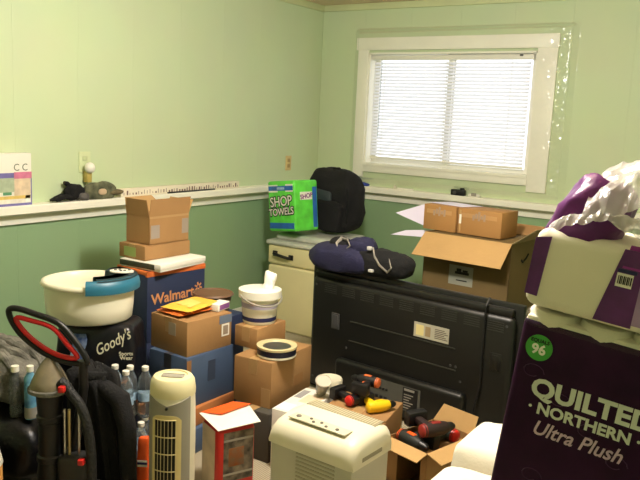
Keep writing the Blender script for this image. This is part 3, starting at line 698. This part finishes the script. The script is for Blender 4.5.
def vent(b):
    box(b, -.155, .155, .055, .112, h-.002, h+.001)
part('top_vent', vent, mat('vent_tan', (150, 142, 116), .5), t)
def vs(b):
    for k in range(26): box(b, -.15+k*.0116, -.146+k*.0116, .058, .109, h+.0008, h+.0022)
part('vent_slats', vs, mat('vent_slat', (190, 182, 152), .5), t)
def fl(b):
    for k in range(22): box(b, -.06, .11, -d/2+.0035, -d/2+.007, .06+k*.0145, .066+k*.0145)
part('front_louvres', fl, mat('louvre_grey', (168, 162, 140), .5), t)
part('side_handle', lambda b: box(b, w/2-.008, w/2+.001, -.07, .06, h-.085, h-.066, .004), mat('handle_drab', (150, 144, 120), .5), t)  # grip strip in a darker tan than the hood

# ------------------------------------------------------------------ tower heater
t = thing('tower_heater', 'cream upright tower heater with black slotted grille', 'heater', (1.605, -3.275, 0), R(30))
hs = .568
part('base', lambda b: lathe(b, [(.11, 0), (.112, .012), (.09, .03), (.075, .04)], 32, sx=1, sy=1.05), mat('heater_cream', (222, 208, 158), .4, var=.03), t)
def hb(b):
    lathe(b, [(.084, .03), (.087, .1), (.088, .3), (.086, .45), (.084, .5)], 36, sx=1, sy=.98)
part('column', hb, cream_pl, t)
part('top_cap', lambda b: lathe(b, [(.0855, .495), (.0865, .515), (.082, .548), (.072, .562), (.056, .566), (.054, .560), (0, .558)], 36, sx=1, sy=.98), mat('heater_cap', (226, 216, 172), .4, var=.02), t)
part('top_panel', lambda b: box(b, -.042, .042, -.02, .018, .557, .563, .006), grey_pl, t)
def shellarc(b, a0, a1, r, z0, z1, n=14, wz=None):
    rows = []
    for k in range(n+1):
        a = a0+(a1-a0)*k/n
        zz = (z0, z1) if wz is None else wz(k/n)
        rows.append([b.verts.new((r*math.sin(a), -r*.98*math.cos(a), zz[0])), b.verts.new((r*math.sin(a), -r*.98*math.cos(a), zz[1])), b.verts.new(((r-.006)*math.sin(a), -(r-.006)*.98*math.cos(a), zz[1])), b.verts.new(((r-.006)*math.sin(a), -(r-.006)*.98*math.cos(a), zz[0]))])
    for k in range(n):
        for j in range(4): b.faces.new((rows[k][j], rows[k+1][j], rows[k+1][(j+1) % 4], rows[k][(j+1) % 4]))
    b.faces.new(rows[0]); b.faces.new(rows[-1][::-1])
part('face_panel', lambda b: shellarc(b, R(-62), R(62), .0893, .06, .5, 20, lambda u: (.06, .47+.03*abs(2*u-1))), grey_pl, t, label='grey face panel')
part('grille_surround', lambda b: shellarc(b, R(-40), R(36), .0905, .06, .435, 16, lambda u: (.06, .435-.02*(abs(2*u-1)**4))), mat('heater_tan', (214, 196, 140), .45), t)
part('grille_backing', lambda b: shellarc(b, R(-30), R(22), .0912, .08, .418, 12), black_mt, t)
def gr(b):
    for k in range(7):
        a = R(-30+52*k/6); r = .0925
        tube(b, [(r*math.sin(a), -r*.98*math.cos(a), .08), (r*math.sin(a), -r*.98*math.cos(a), .418)], .0013, 6)
    for z in (.08, .148, .215, .283, .350, .418):
        tube(b, [(.0928*math.sin(R(x)), -.0928*.98*math.cos(R(x)), z) for x in range(-30, 23, 4)], .0022, 6)
part('grille_bars', gr, mat('grille_tan', (206, 190, 140), .45), t)
part('knob', lambda b: lathe(b, [(.006, 0), (.005, .006), (0, .006)], 12, M=Matrix.Translation((0, -.088, .462)) @ Matrix.Rotation(R(90), 4, 'X')), black_pl, t)

# ------------------------------------------------------------------ red heater carton
t = thing('heater_carton', 'red and white printed carton with torn orange and white top', 'box', (1.615, -2.955, 0), R(-23))
w, d, h = .165, .17, .285
part('body', lambda b: box(b, -w/2, w/2, -d/2, d/2, 0, h, .022, 3), mat('carton_red', (196, 40, 30), .5, var=.1), t)
front_plate('white_panel', -w/2+.008, w/2-.035, .0, h-.02, -d/2, mat('carton_cream', (206, 192, 166), .6, var=.15, vscale=14), t)
part('picture_panel', lambda b: box(b, w/2-.001, w/2+.0015, -d/2+.022, d/2-.012, .05, h-.02), mat('dark_picture', (58, 52, 44), .4, var=.5, vscale=26, rgb2=(130, 116, 96)), t)
part('picture_glow', lambda b: box(b, w/2+.0012, w/2+.0022, -.04, .03, .115, .195, .0003), mat('picture_orange', (206, 112, 40), .5, var=.6, vscale=38, rgb2=(110, 90, 66)), t)
for z0 in (.078, .225): part('picture_band', lambda b: box(b, w/2-.001, w/2+.0022, -d/2+.022, d/2-.012, z0, z0+.009), mat('picture_grey', (150, 144, 130), .5), t)
part('flap', lambda b: quad(b, (-w/2-.004, -d/2-.012, h+.012), (w/2+.0, -d/2-.004, h-.004), (w/2+.02, d/2+.01, h+.01), (-.02, d/2+.012, h+.045), th=.0015), white_p, t, label='white torn top flap')
part('flap', lambda b: quad(b, (-w/2-.004, -d/2-.005, h+.016), (-.01, -.03, h+.024), (.0, d/2+.015, h+.05), (-w/2+.005, d/2-.03, h+.04), th=.0015), orange_pl, t, label='orange torn top flap')

# ------------------------------------------------------------------ foot bath on the printed black bag
t = thing('printed_bag', 'black glossy bag with white script lettering under the foot bath', 'bag', (.893, -3.018, 0), R(33))
part('body', lambda b: blob(b, (0, 0, .295), (.185, .12, .30), .25, .35, .012, 7, 3, flat=-.295, nu=64, nv=30), mat('black_gloss_bag', (18, 18, 24), .3, var=.3, bump=.35, bscale=14), t)
def stripe(b):
    rows = []
    for k in range(9):
        z = .36+k*.025; x0, x1 = -.098+.006*math.sin(k*1.3), -.036+.01*math.sin(k+1)
        rows.append((b.verts.new((x0, -.130, z)), b.verts.new(((x0+x1)/2, -.137, z)), b.verts.new((x1, -.130, z))))
    for a, c in zip(rows, rows[1:]):
        b.faces.new((a[0], a[1], c[1], c[0])); b.faces.new((a[1], a[2], c[2], c[1]))
part('blue_stripe', stripe, mat('blue_white_film', (48, 88, 170), .25, var=.5, vscale=18, rgb2=(176, 196, 226)), t, label='blue and white glossy stripe')
text('lettering', "Goody's", .068, cream_pr, t, (.085, -.1365, .525), FRONT, shear=.55, off=.0006, spin=R(31), xs=.78)
text('lettering', 'Sports\nWear', .024, cream_pr, t, (.148, -.134, .468), FRONT, off=.0004, spin=R(4), align='CENTER')
t = thing('foot_bath', 'oval white foot bath with teal splash cover on the black bag', 'foot bath', (.835, -3.04, .60), R(30))
t.scale = (1, 1, 1.12)
n = 64
def bath(b):
    # outer wall, rim and inner wall of an oval tub
    pr = [(.88, 0), (.93, .008), (.96, .06), (.975, .12), (.975, .135), (1.03, .137), (1.05, .146), (1.03, .157), (.97, .16), (.93, .155), (.90, .12), (.84, .03), (.7, .02)]
    lathe(b, pr+[(.0, .02)], n, sx=.205, sy=.19)
part('tub', bath, mat('bath_white', (236, 230, 206), .35, var=.02), t, sharp=60)
def cover(b):
    rows = []
    for i in range(12):
        a = R(-62)+R(124)*i/11; ca, sa = math.cos(a), math.sin(a)
        pr = [(1.07, .138), (1.085, .158), (1.05, .18), (.9, .188), (.6, .188), (.46, .180), (.42, .13)]
        rows.append([b.verts.new((max(.04, r*.205*ca) if r < .7 else r*.205*ca, r*.19*sa, z)) for r, z in pr])
    for A, C in zip(rows, rows[1:]):
        for j in range(len(A)-1): b.faces.new((A[j], A[j+1], C[j+1], C[j]))
    geom = bmesh.ops.solidify(b, geom=list(b.faces), thickness=.004)
part('splash_cover', cover, mat('cover_slate', (52, 74, 84), .4), t, label='dark teal splash cover')
def tl(b):
    rows = []
    for i in range(14):
        a = R(-75)+R(85)*i/13; ca, sa = math.cos(a), math.sin(a)
        rows.append([b.verts.new((r*.205*ca, r*.19*sa, z)) for r, z in ((1.045, .128), (1.1, .130), (1.115, .15), (1.08, .176), (.98, .184), (.95, .178))])
    for A, C in zip(rows, rows[1:]):
        for j in range(5): b.faces.new((A[j], A[j+1], C[j+1], C[j]))
        b.faces.new((A[-1], A[0], C[0], C[-1]))
    b.faces.new(rows[0]); b.faces.new(rows[-1][::-1])
part('teal_rim', tl, teal_pl, t, label='bright teal rim', sharp=60)
part('control_disc', lambda b: lathe(b, [(.055, 0), (.055, .004), (0, .006)], 28, sx=1, sy=.8, c=(.135, .045, .187)), white_pl, t)
def keys(b):
    for k in range(5): lathe(b, [(.007, 0), (.006, .003), (0, .003)], 10, c=(.105+.015*k, .045+.018*math.sin(k*2), .192))
part('control_keys', keys, dgrey_pl, t)

# ------------------------------------------------------------------ water bottles
def bottle_proto(label, cat_group, label_m, loc, rot=0):
    t = thing('water_bottle', label, 'bottle', loc, rot, cat_group)
    part('body', lambda b: lathe(b, [(.026, 0), (.031, .006), (.0315, .04), (.029, .055), (.0315, .07), (.0315, .085), (.029, .1), (.0315, .115), (.0315, .145), (.026, .175), (.014, .2), (.0125, .207), (.0125, .212)], 18), clear_pl, t)
    part('cap', lambda b: lathe(b, [(.0145, .207), (.0152, .212), (.0152, .224), (.013, .226), (0, .226)], 16), white_pl, t)
    part('wrapper', lambda b: lathe(b, [(.0320, .075), (.0322, .11)], 18), label_m, t)
    return t
lab_blue = mat('bottle_label', (150, 180, 205), .4, var=.3, vscale=30)
u = Vector((.84, .54, 0)); v = Vector((.54, -.84, 0)); P0 = Vector((1.055, -3.165, 0))
rows = {(0, 0): 'back row', (1, 0): 'front row'}
first = None
for lev in range(2):
    for j in range(2):
        for i in range(4 if lev == 0 else (4, 3)[j]):
            p = P0+u*(.066*i)+v*(.066*j)
            lab = ('clear water bottle in the %s of the %s layer beside the black lettered bag' % (('back row', 'front row')[j], ('lower', 'upper')[lev]))
            g = 'water bottles in the %s row of the %s layer' % (('back', 'front')[j], ('lower', 'upper')[lev])
            if first is None: first = bottle_proto(lab, g, lab_blue, (p.x, p.y, 0))
            else: dup(first, lab, (p.x, p.y, .2275*lev), random.random()*6, g)
sp = mat('blue_label', (56, 116, 170), .35, var=.35, vscale=20, rgb2=(120, 180, 200))
t = thing('bottle', 'slim bottle with tall blue label and white cap among the black bags', 'bottle', (1.02, -3.485, .30))
part('body', lambda b: lathe(b, [(.022, 0), (.024, .006), (.024, .17), (.012, .19), (.011, .2)], 18), sp, t); part('cap', lambda b: lathe(b, [(.014, .197), (.014, .22), (0, .222)], 14), white_pl, t)
part('base_label', lambda b: lathe(b, [(.0246, .005), (.0246, .05)], 18), grey_pl, t)
t = thing('bottle', 'clear bottle with white cap just left of the blue labelled one', 'bottle', (.965, -3.515, .305))
part('body', lambda b: lathe(b, [(.022, 0), (.024, .006), (.024, .15), (.012, .18), (.011, .19)], 18), clear_pl, t); part('cap', lambda b: lathe(b, [(.016, .187), (.016, .21), (0, .212)], 14), white_pl, t)

# ------------------------------------------------------------------ black bags and clothes at the left
tag(part('garbage_bag', lambda b: blob(b, (.82, -3.46, .15), (.27, .16, .165), .7, .8, .03, 7, 1, flat=-.15, ridge=.35), trash_pl, None), 'full black plastic bag under the grey clothes', 'bag')
tag(part('garbage_bag', lambda b: blob(b, (.97, -3.81, .13), (.13, .125, .16), .7, .8, .03, 8, 4, flat=-.13, ridge=.35), trash_pl, None), 'black plastic bag on the floor at the very bottom left', 'bag')
def clothes(b):
    blob(b, (.725, -3.43, .42), (.23, .14, .09), .8, .9, .06, 9, 6, ridge=.9, nu=100, nv=50, flat=-.095)
    rng = random.Random(3)
    for k in range(26):
        a0 = rng.uniform(-.6, .9); cx, cy = .725+rng.uniform(-.10, .12), -3.44+rng.uniform(-.07, .06); ln = rng.uniform(.09, .15); dx, dy = math.cos(a0), math.sin(a0)
        top = .475+.075*(1-((cx-.725)/.23)**2)*(1-((cy+3.43)/.15)**2)
        pts = []
        for q in range(9):
            w_ = (q/8-.5)*2
            pts.append((cx+dx*ln*w_+.012*math.sin(3*w_+k), cy+dy*ln*w_*.6+.015*math.cos(2.4*w_+k*2), top-.05*w_*w_+.008*math.sin(5*w_+k)))
        tube(b, pts, [.006, .014, .018, .02, .021, .02, .018, .013, .005], 8)
tag(part('clothes_heap', clothes, grey_cl, None), 'crumpled grey clothes heaped on the black bag beside the wall', 'clothes')
t = thing('drum', 'tan round-sided container with pale rim at the bottom left edge', 'container', (1.222, -3.845, 0))
part('body', lambda b: lathe(b, [(.07, 0), (.085, .05), (.085, .3), (.07, .36), (0, .37)], 32), mat('drum_tan', (196, 140, 76), .5, var=.2, vscale=12), t)
part('rim', lambda b: lathe(b, [(.086, .295), (.088, .3), (.075, .358), (.07, .362), (.069, .358)], 32), white_pl, t)
t = thing('coat', 'black coat hanging in folds between the vacuum and the bottles', 'coat', (1.262, -3.322, 0), R(28))
part('body', lambda b: drape(b, (0, 0), 0, .53, (.085, .06), (.125, .075), 11, .018, 2.2, (-.05, 0)), black_cl, t, sharp=70)
part('sleeve', lambda b: tube(b, [(.0, -.03, .47), (.09, -.05, .42), (.125, -.06, .3), (.13, -.07, .16), (.14, -.08, .08)], [.03, .042, .036, .034, .03], 12), black_cl, t)
part('collar', lambda b: tube(b, [(-.11, -.03, .48), (-.05, -.06, .51), (.02, -.03, .5), (-.04, .03, .52), (-.11, .02, .5)], .02, 8), black_cl, t)
t = thing('pouch', 'orange plastic pouch with white and blue label beside the tower heater', 'pouch', (1.415, -3.245, 0), R(33))
part('body', lambda b: blob(b, (0, 0, .12), (.026, .02, .13), .4, .6, .008, 18, 3, flat=-.12), orange_pl, t)
front_plate('label', -.02, .02, .13, .158, -.021, white_p, t); front_plate('label_stripe', -.02, .02, .14, .15, -.0225, navy_pr, t)

# ------------------------------------------------------------------ vacuum cleaner
t = thing('vacuum_cleaner', 'black upright vacuum with red-lined loop handle and grey dome', 'vacuum cleaner', (1.081, -3.611, 0), math.atan2(.47, .88))
def L(pts): return [(r, 0, z) for r, z in pts]
def smooth(pts, k=6, closed=True):
    out = []; n = len(pts)
    for i in range(n):
        p0, p1, p2, p3 = (Vector(pts[(i+q) % n]) for q in (-1, 0, 1, 2))
        for s in range(k):
            x = s/k; out.append(.5*((2*p1)+(p2-p0)*x+(2*p0-5*p1+4*p2-p3)*x*x+(3*p1-p0-3*p2+p3)*x**3))
    return out
loop = [(.0, .785), (.035, .793), (.10, .778), (.193, .748), (.255, .685), (.303, .612), (.28, .598), (.215, .602), (.136, .628), (.055, .685), (.012, .740)]
part('handle_loop', lambda b: tube(b, smooth(L(loop)), .012, 10, True), black_pl, t)
inn = [(.030, .757), (.09, .752), (.172, .730), (.228, .672), (.268, .623), (.21, .622), (.142, .648), (.07, .700)]
part('handle_lining', lambda b: tube(b, smooth([(r, -.006, z) for r, z in inn]), .0095, 10, True), mat('red_gloss', (190, 32, 34), .25), t)
part('handle_neck', lambda b: tube(b, [(.288, .0, .61), (.285, .01, .5), (.25, .02, .3), (.2, .02, .1)], [.016, .018, .02, .022], 10), black_pl, t)
part('column', lambda b: lathe(b, [(.058, .05), (.05, .16), (.046, .2), (.052, .205), (.052, .225), (.045, .23), (.044, .36), (.05, .365), (.05, .385), (.045, .39), (.05, .46), (.06, .485)], 24, c=(.155, 0, 0)), black_pl, t)
part('dome', lambda b: lathe(b, [(.072, .494), (.074, .502), (.064, .528), (.047, .562), (.027, .594), (.012, .612), (.004, .618), (0, .618)], 28, c=(.155, 0, 0)), mat('dome_smoke', (150, 138, 112), .2, var=.15, rgb2=(104, 98, 86), vscale=14), t)
part('dome_collar', lambda b: lathe(b, [(.07, .478), (.08, .484), (.08, .496), (.072, .502)], 28, c=(.155, 0, 0)), grey_cl, t)
part('hose', lambda b: tube(b, smooth([(.215, -.03, .50), (.26, -.035, .485), (.305, -.04, .42), (.33, -.04, .3), (.335, -.04, .15), (.32, -.03, .05)], 6, False)[:31], .019, 10), mat('hose_black', (30, 30, 30), .5, bump=.6, bscale=120), t)
part('motor_base', lambda b: (box(b, .10, .36, -.1, .05, 0, .12, .025, 3), box(b, .2, .33, -.06, .04, .1, .24, .025, 3)), mat('base_charcoal', (36, 36, 36), .5), t)
for x in (.222, .24, .278): part('crevice_tube', lambda b: tube(b, [(x, -.02, .24), (x, -.02, .42)], .006, 8), steel if x != .24 else mat('brass', (200, 180, 130), .3, metal=.8), t)
for x, z in ((.232, .515), (.305, .235)): part('latch', lambda b: box(b, x-.012, x+.012, -.075, -.05, z-.012, z+.012, .005), red_pl, t)

# ------------------------------------------------------------------ white wrapped packs, bottom right
def wrapped(label, loc, w, d, h, rot, seed):
    t = thing('tissue_pack', label, 'pack', loc, rot)
    part('wrapper', lambda b: blob(b, (0, 0, h/2), (w/2, d/2, h/2), .22, .25, .008, 10, seed, nu=72, nv=36, flat=-h/2), tissue, t)
    for (x, y) in ((-.3*w, -.15*d), (-.25*w, .2*d), (.0, .0), (-.08*w, .26*d), (-.1*w, -.25*d)):
        def em(b):
            for k in range(6):
                lathe(b, [(.009, 0), (.007, .0006), (0, .0008)], 10, sx=1.4, sy=.8, M=Matrix.Translation((x, y, h*.985)) @ Matrix.Rotation(k*math.pi/3, 4, 'Z') @ Matrix.Translation((.011, 0, 0)))
        part('flower_print', em, mat('flower_grey', (196, 190, 178), .8), t)
    return t
wrapped('soft white wrapped tissue pack behind the nearer one, by the black television', (2.79, -2.80, 0), .38, .31, .475, 0, 2)
wrapped('nearest soft white tissue pack under the big purple bathroom tissue pack', (2.98, -3.16, 0), .76, .37, .43, 0, 5)

# ------------------------------------------------------------------ purple bathroom tissue packs
t = thing('tissue_pack', 'large dark purple pack with white lettering and green round badge', 'pack', (2.963, -3.392, 1.098), (0, R(6.4), R(2.9)))
W, D, HH = .385, .26, .625
def wrap(b):
    box(b, 0, W, 0, D, -HH, -.026, .016, 3)
part('wrapper', wrap, purple_pl, t)
rollm = mat('roll_white', (236, 230, 208), .85, var=.02)
for i in range(3):
    for j in range(2):
        x, y = .0655+i*.127, .066+j*.128
        part('roll', lambda b: lathe(b, [(.060, -.10), (.0648, -.09), (.0648, -.012), (.060, -.003), (.05, 0), (.024, 0), (.022, -.004), (.022, -.06), (.0, -.06)], 32, c=(x, y, 0)), rollm, t)
part('liner', lambda b: box(b, .004, W-.004, .006, D-.004, -.07, -.018, .012, 2), rollm, t)
part('clear_top', lambda b: box(b, -.001, W+.001, -.001, D+.001, -.06, .003, .02, 3), film_mat('clear_wrap', .03, .12, bump=.4, bscale=26), t)
wm = mat('letter_mint', (214, 220, 206), .5)
text('lettering', 'QUILTED', .067, wm, t, (.205, -.0012, -.200), FRONT, off=.0026, xs=1.08)
text('lettering', '\u00b7 NORTHERN \u00b7', .041, wm, t, (.196, -.0012, -.252), FRONT, off=.0015, xs=1.04)
text('lettering', 'Ultra Plush', .054, mat('letter_lilac', (206, 180, 200), .5), t, (.190, -.0012, -.304), FRONT, shear=.3, off=.0008, xs=.92)
part('badge', lambda b: lathe(b, [(.034, 0), (.034, .0015), (0, .0015)], 32, M=Matrix.Translation((.054, 0, -.095)) @ Matrix.Rotation(R(90), 4, 'X')), mat('badge_green', (66, 160, 60), .5), t, label='round green badge')
text('lettering', '96', .036, white_p, t, (.054, -.0022, -.1), FRONT, off=.0012); text('lettering', 'EQUALS', .013, black_pr, t, (.054, -.0022, -.077), FRONT, off=.0004)
for k in range(9):
    def swirls(b):
        cx, cz = .05+.07*(k % 5)+.01*k, -.16-.055*k
        pts = [(cx+.03*math.cos(a)*(1-.08*a), -.0005, cz+.022*math.sin(a)*(1-.08*a)) for a in [i*.5 for i in range(12)]]
        tube(b, pts, .0013, 5)
    part('swirl_pattern', swirls, mat('swirl_purple', (64, 24, 68), .4), t)

t = thing('tissue_pack', 'upper purple and white tissue pack with torn clear bag on top', 'pack', (2.955, -3.41, 1.108), (0, R(6.4), R(2.9)))
W2, D2, H2 = .40, .27, .20
part('wrapper', lambda b: box(b, 0, W2, 0, D2, 0, H2, .03, 4), rollm, t)
def band(x0, x1, z0, z1, m, name='purple_band', th=.002):
    # follows the front face and bends over the top edge
    part(name, lambda b: (box(b, x0, x1, -th, .004, z0, z1, .0008)), m, t)
pl2 = mat('purple_band', (92, 40, 104), .35, var=.25, vscale=14)
part('purple_band', lambda b: (quad(b, (.002, .006, .03), (.035, -.001, .03), (.042, -.001, .185), (.004, .006, .175), th=.0015), box(b, -.0015, .003, .02, D2-.02, .03, .17)), pl2, t)
part('purple_band', lambda b: quad(b, (.175, -.001, .012), (.262, -.001, .012), (.262, -.001, .195), (.212, -.001, .195), th=.0015), pl2, t)
part('purple_band', lambda b: quad(b, (.215, -.0025, .15), (.258, -.0025, .15), (.262, .01, .205), (.222, .01, .205), th=.0012), mat('magenta_band', (150, 40, 140), .35), t)
front_plate('barcode_label', .207, .244, .105, .138, -.0025, white_p, t); part('barcode', lambda b: [box(b, .211+.004*k, .213+.004*k+.001*(k % 2), -.0045, -.0036, .112, .132) for k in range(8)], black_pr, t)
front_plate('navy_strip', .207, .25, .14, .148, -.0025, navy_pr, t)
part('lilac_panel', lambda b: quad(b, (.262, -.001, .02), (.36, -.001, .02), (.36, -.001, .19), (.262, -.001, .19), th=.0014), mat('lilac_print', (156, 128, 168), .5, var=.2), t)
part('yellow_print', lambda b: quad(b, (.275, -.003, .08), (.33, -.003, .06), (.33, -.003, .14), (.265, -.003, .14), th=.0012), mat('yellow_print', (220, 196, 60), .5), t)
part('torn_wrap', lambda b: blob(b, (.058, .11, .235), (.07, .085, .105), .6, .7, .025, 15, 3, ridge=.75, nu=70, nv=44, M=Matrix.Translation((.065, .1, .12)) @ Matrix.Rotation(R(22), 4, 'Y') @ Matrix.Translation((-.065, -.1, -.12))), plum_pl, t, sharp=40, label='crumpled plum wrapping')
bagm = film_mat('milky_bag', .14, .18, bump=.5, bscale=40, milk=.5)
def crumple(b, x0, x1, y0, y1, prof, amp, fr, seed, drop):
    nx, ny = 90, 60; g = []
    for i in range(nx+1):
        row = []
        for j in range(ny+1):
            u, v = i/nx, j/ny; x = x0+(x1-x0)*u; y = y0+(y1-y0)*v
            p = Vector((x*fr, y*fr*.8, seed))
            f = (1-2*abs(noise.noise(p)))*.6+(1-2*abs(noise.noise(p*2.1+Vector((3, 1, 7)))))*.28+(1-2*abs(noise.noise(p*4.3)))*.12
            z = prof(u, v)+amp*f
            if v < .22: z -= drop*(1-v/.22)**1.6; y -= .012*f+.01*(1-v/.22)
            row.append(b.verts.new((x+.012*noise.noise(p+Vector((9, 9, 9))), y, z)))
        g.append(row)
    for i in range(nx):
        for j in range(ny): b.faces.new((g[i][j], g[i+1][j], g[i+1][j+1], g[i][j+1]))
def pr1(u, v): return .19+.21*math.sin(math.pi*min(1, .20+u*.6))*(.45+.55*math.sin(math.pi*min(1, v*.7+.15)))
part('clear_bag', lambda b: crumple(b, .10, .47, -.004, .265, pr1, .045, 9, 2, .07), bagm, t, sharp=24, label='torn translucent plastic bag')
def pr2(u, v): return .20+.06*math.sin(math.pi*u)*(1-.5*v)
part('clear_bag_tail', lambda b: crumple(b, .035, .29, -.016, .12, pr2, .036, 14, 8, .03), bagm, t, sharp=24)

# sub-parts: pieces that belong to a part rather than to the thing itself
SUB = {'television': {'vent_grille': 'back_cover', 'ridge': 'back_cover', 'wall_mount_recess': 'back_cover', 'rating_label': 'back_cover', 'connector_panel': 'lower_housing', 'screen': 'screen_frame'},
       'foot_bath': {'control_disc': 'splash_cover', 'teal_rim': 'splash_cover'}, 'dehumidifier': {'control_panel': 'hood', 'top_vent': 'hood', 'side_handle': 'hood', 'front_louvres': 'body'},
       'tower_heater': {'grille_bars': 'grille_surround', 'grille_backing': 'grille_surround', 'top_panel': 'top_cap', 'knob': 'face_panel'},
       'backpack': {'mesh_panel': 'body', 'front_pocket': 'body'}, 'bucket': {'rim': 'body', 'navy_band': 'body', 'print_panel': 'body'},
       'vacuum_cleaner': {'handle_lining': 'handle_loop', 'dome_collar': 'dome'}, 'night_light': {}, 'water_bottle': {'wrapper': 'body'},
       'power_drill': {'trigger': 'grip', 'accent_cap': 'motor_housing'}, 'tissue_pack': {'badge': 'wrapper', 'swirl_pattern': 'wrapper', 'flower_print': 'wrapper', 'barcode': 'barcode_label'},
       'yardstick': {'tick_marks': 'strip'}, 'open_box': {'label_print': 'printed_label'}, 'heater_carton': {'picture_glow': 'picture_panel', 'picture_band': 'picture_panel'}}
for r in [o for o in bpy.data.objects if o.parent is None]:
    mp = SUB.get(r.name.split('.')[0])
    if not mp: continue
    kids = list(r.children)
    for c in kids:
        p = mp.get(c.name.split('.')[0])
        if p:
            for k in kids:
                if k.name.split('.')[0] == p and k is not c: c.parent = k; break

# ------------------------------------------------------------------ light, sky, camera
w = bpy.data.worlds.new('World'); scene.world = w; w.use_nodes = True
bg = w.node_tree.nodes['Background']; bg.inputs[0].default_value = (.90, .94, 1, 1); bg.inputs[1].default_value = 2.1
pd = bpy.data.lights.new('ceiling_lamp', 'POINT'); pd.shadow_soft_size = .11; pd.energy = 150; pd.color = (1, .96, .90)
po = bpy.data.objects.new('ceiling_lamp', pd); COL.objects.link(po); po.location = (2.15, -2.95, 2.24)

cd = bpy.data.cameras.new('camera'); cam = bpy.data.objects.new('camera', cd); COL.objects.link(cam)
f, pit, rol, yaw = 744.96, .16291, .04459, .58814
cd.sensor_fit = 'HORIZONTAL'; cd.sensor_width = 36; cd.lens = f/640*36; cd.clip_start = .05
F = Vector((-math.sin(yaw)*math.cos(pit), math.cos(yaw)*math.cos(pit), -math.sin(pit)))
Rr = Vector((math.cos(yaw), math.sin(yaw), 0)); U = Rr.cross(F)
R2 = Rr*math.cos(rol)+U*math.sin(rol); U2 = -Rr*math.sin(rol)+U*math.cos(rol)
cam.matrix_world = Matrix(((R2.x, U2.x, -F.x, 3.54694), (R2.y, U2.y, -F.y, -5.22562), (R2.z, U2.z, -F.z, 1.55), (0, 0, 0, 1)))
scene.camera = cam
vs_ = scene.view_settings; vs_.view_transform = 'Standard'; vs_.look = 'None'; vs_.gamma = 1; vs_.exposure = 0; vs_.use_curve_mapping = False
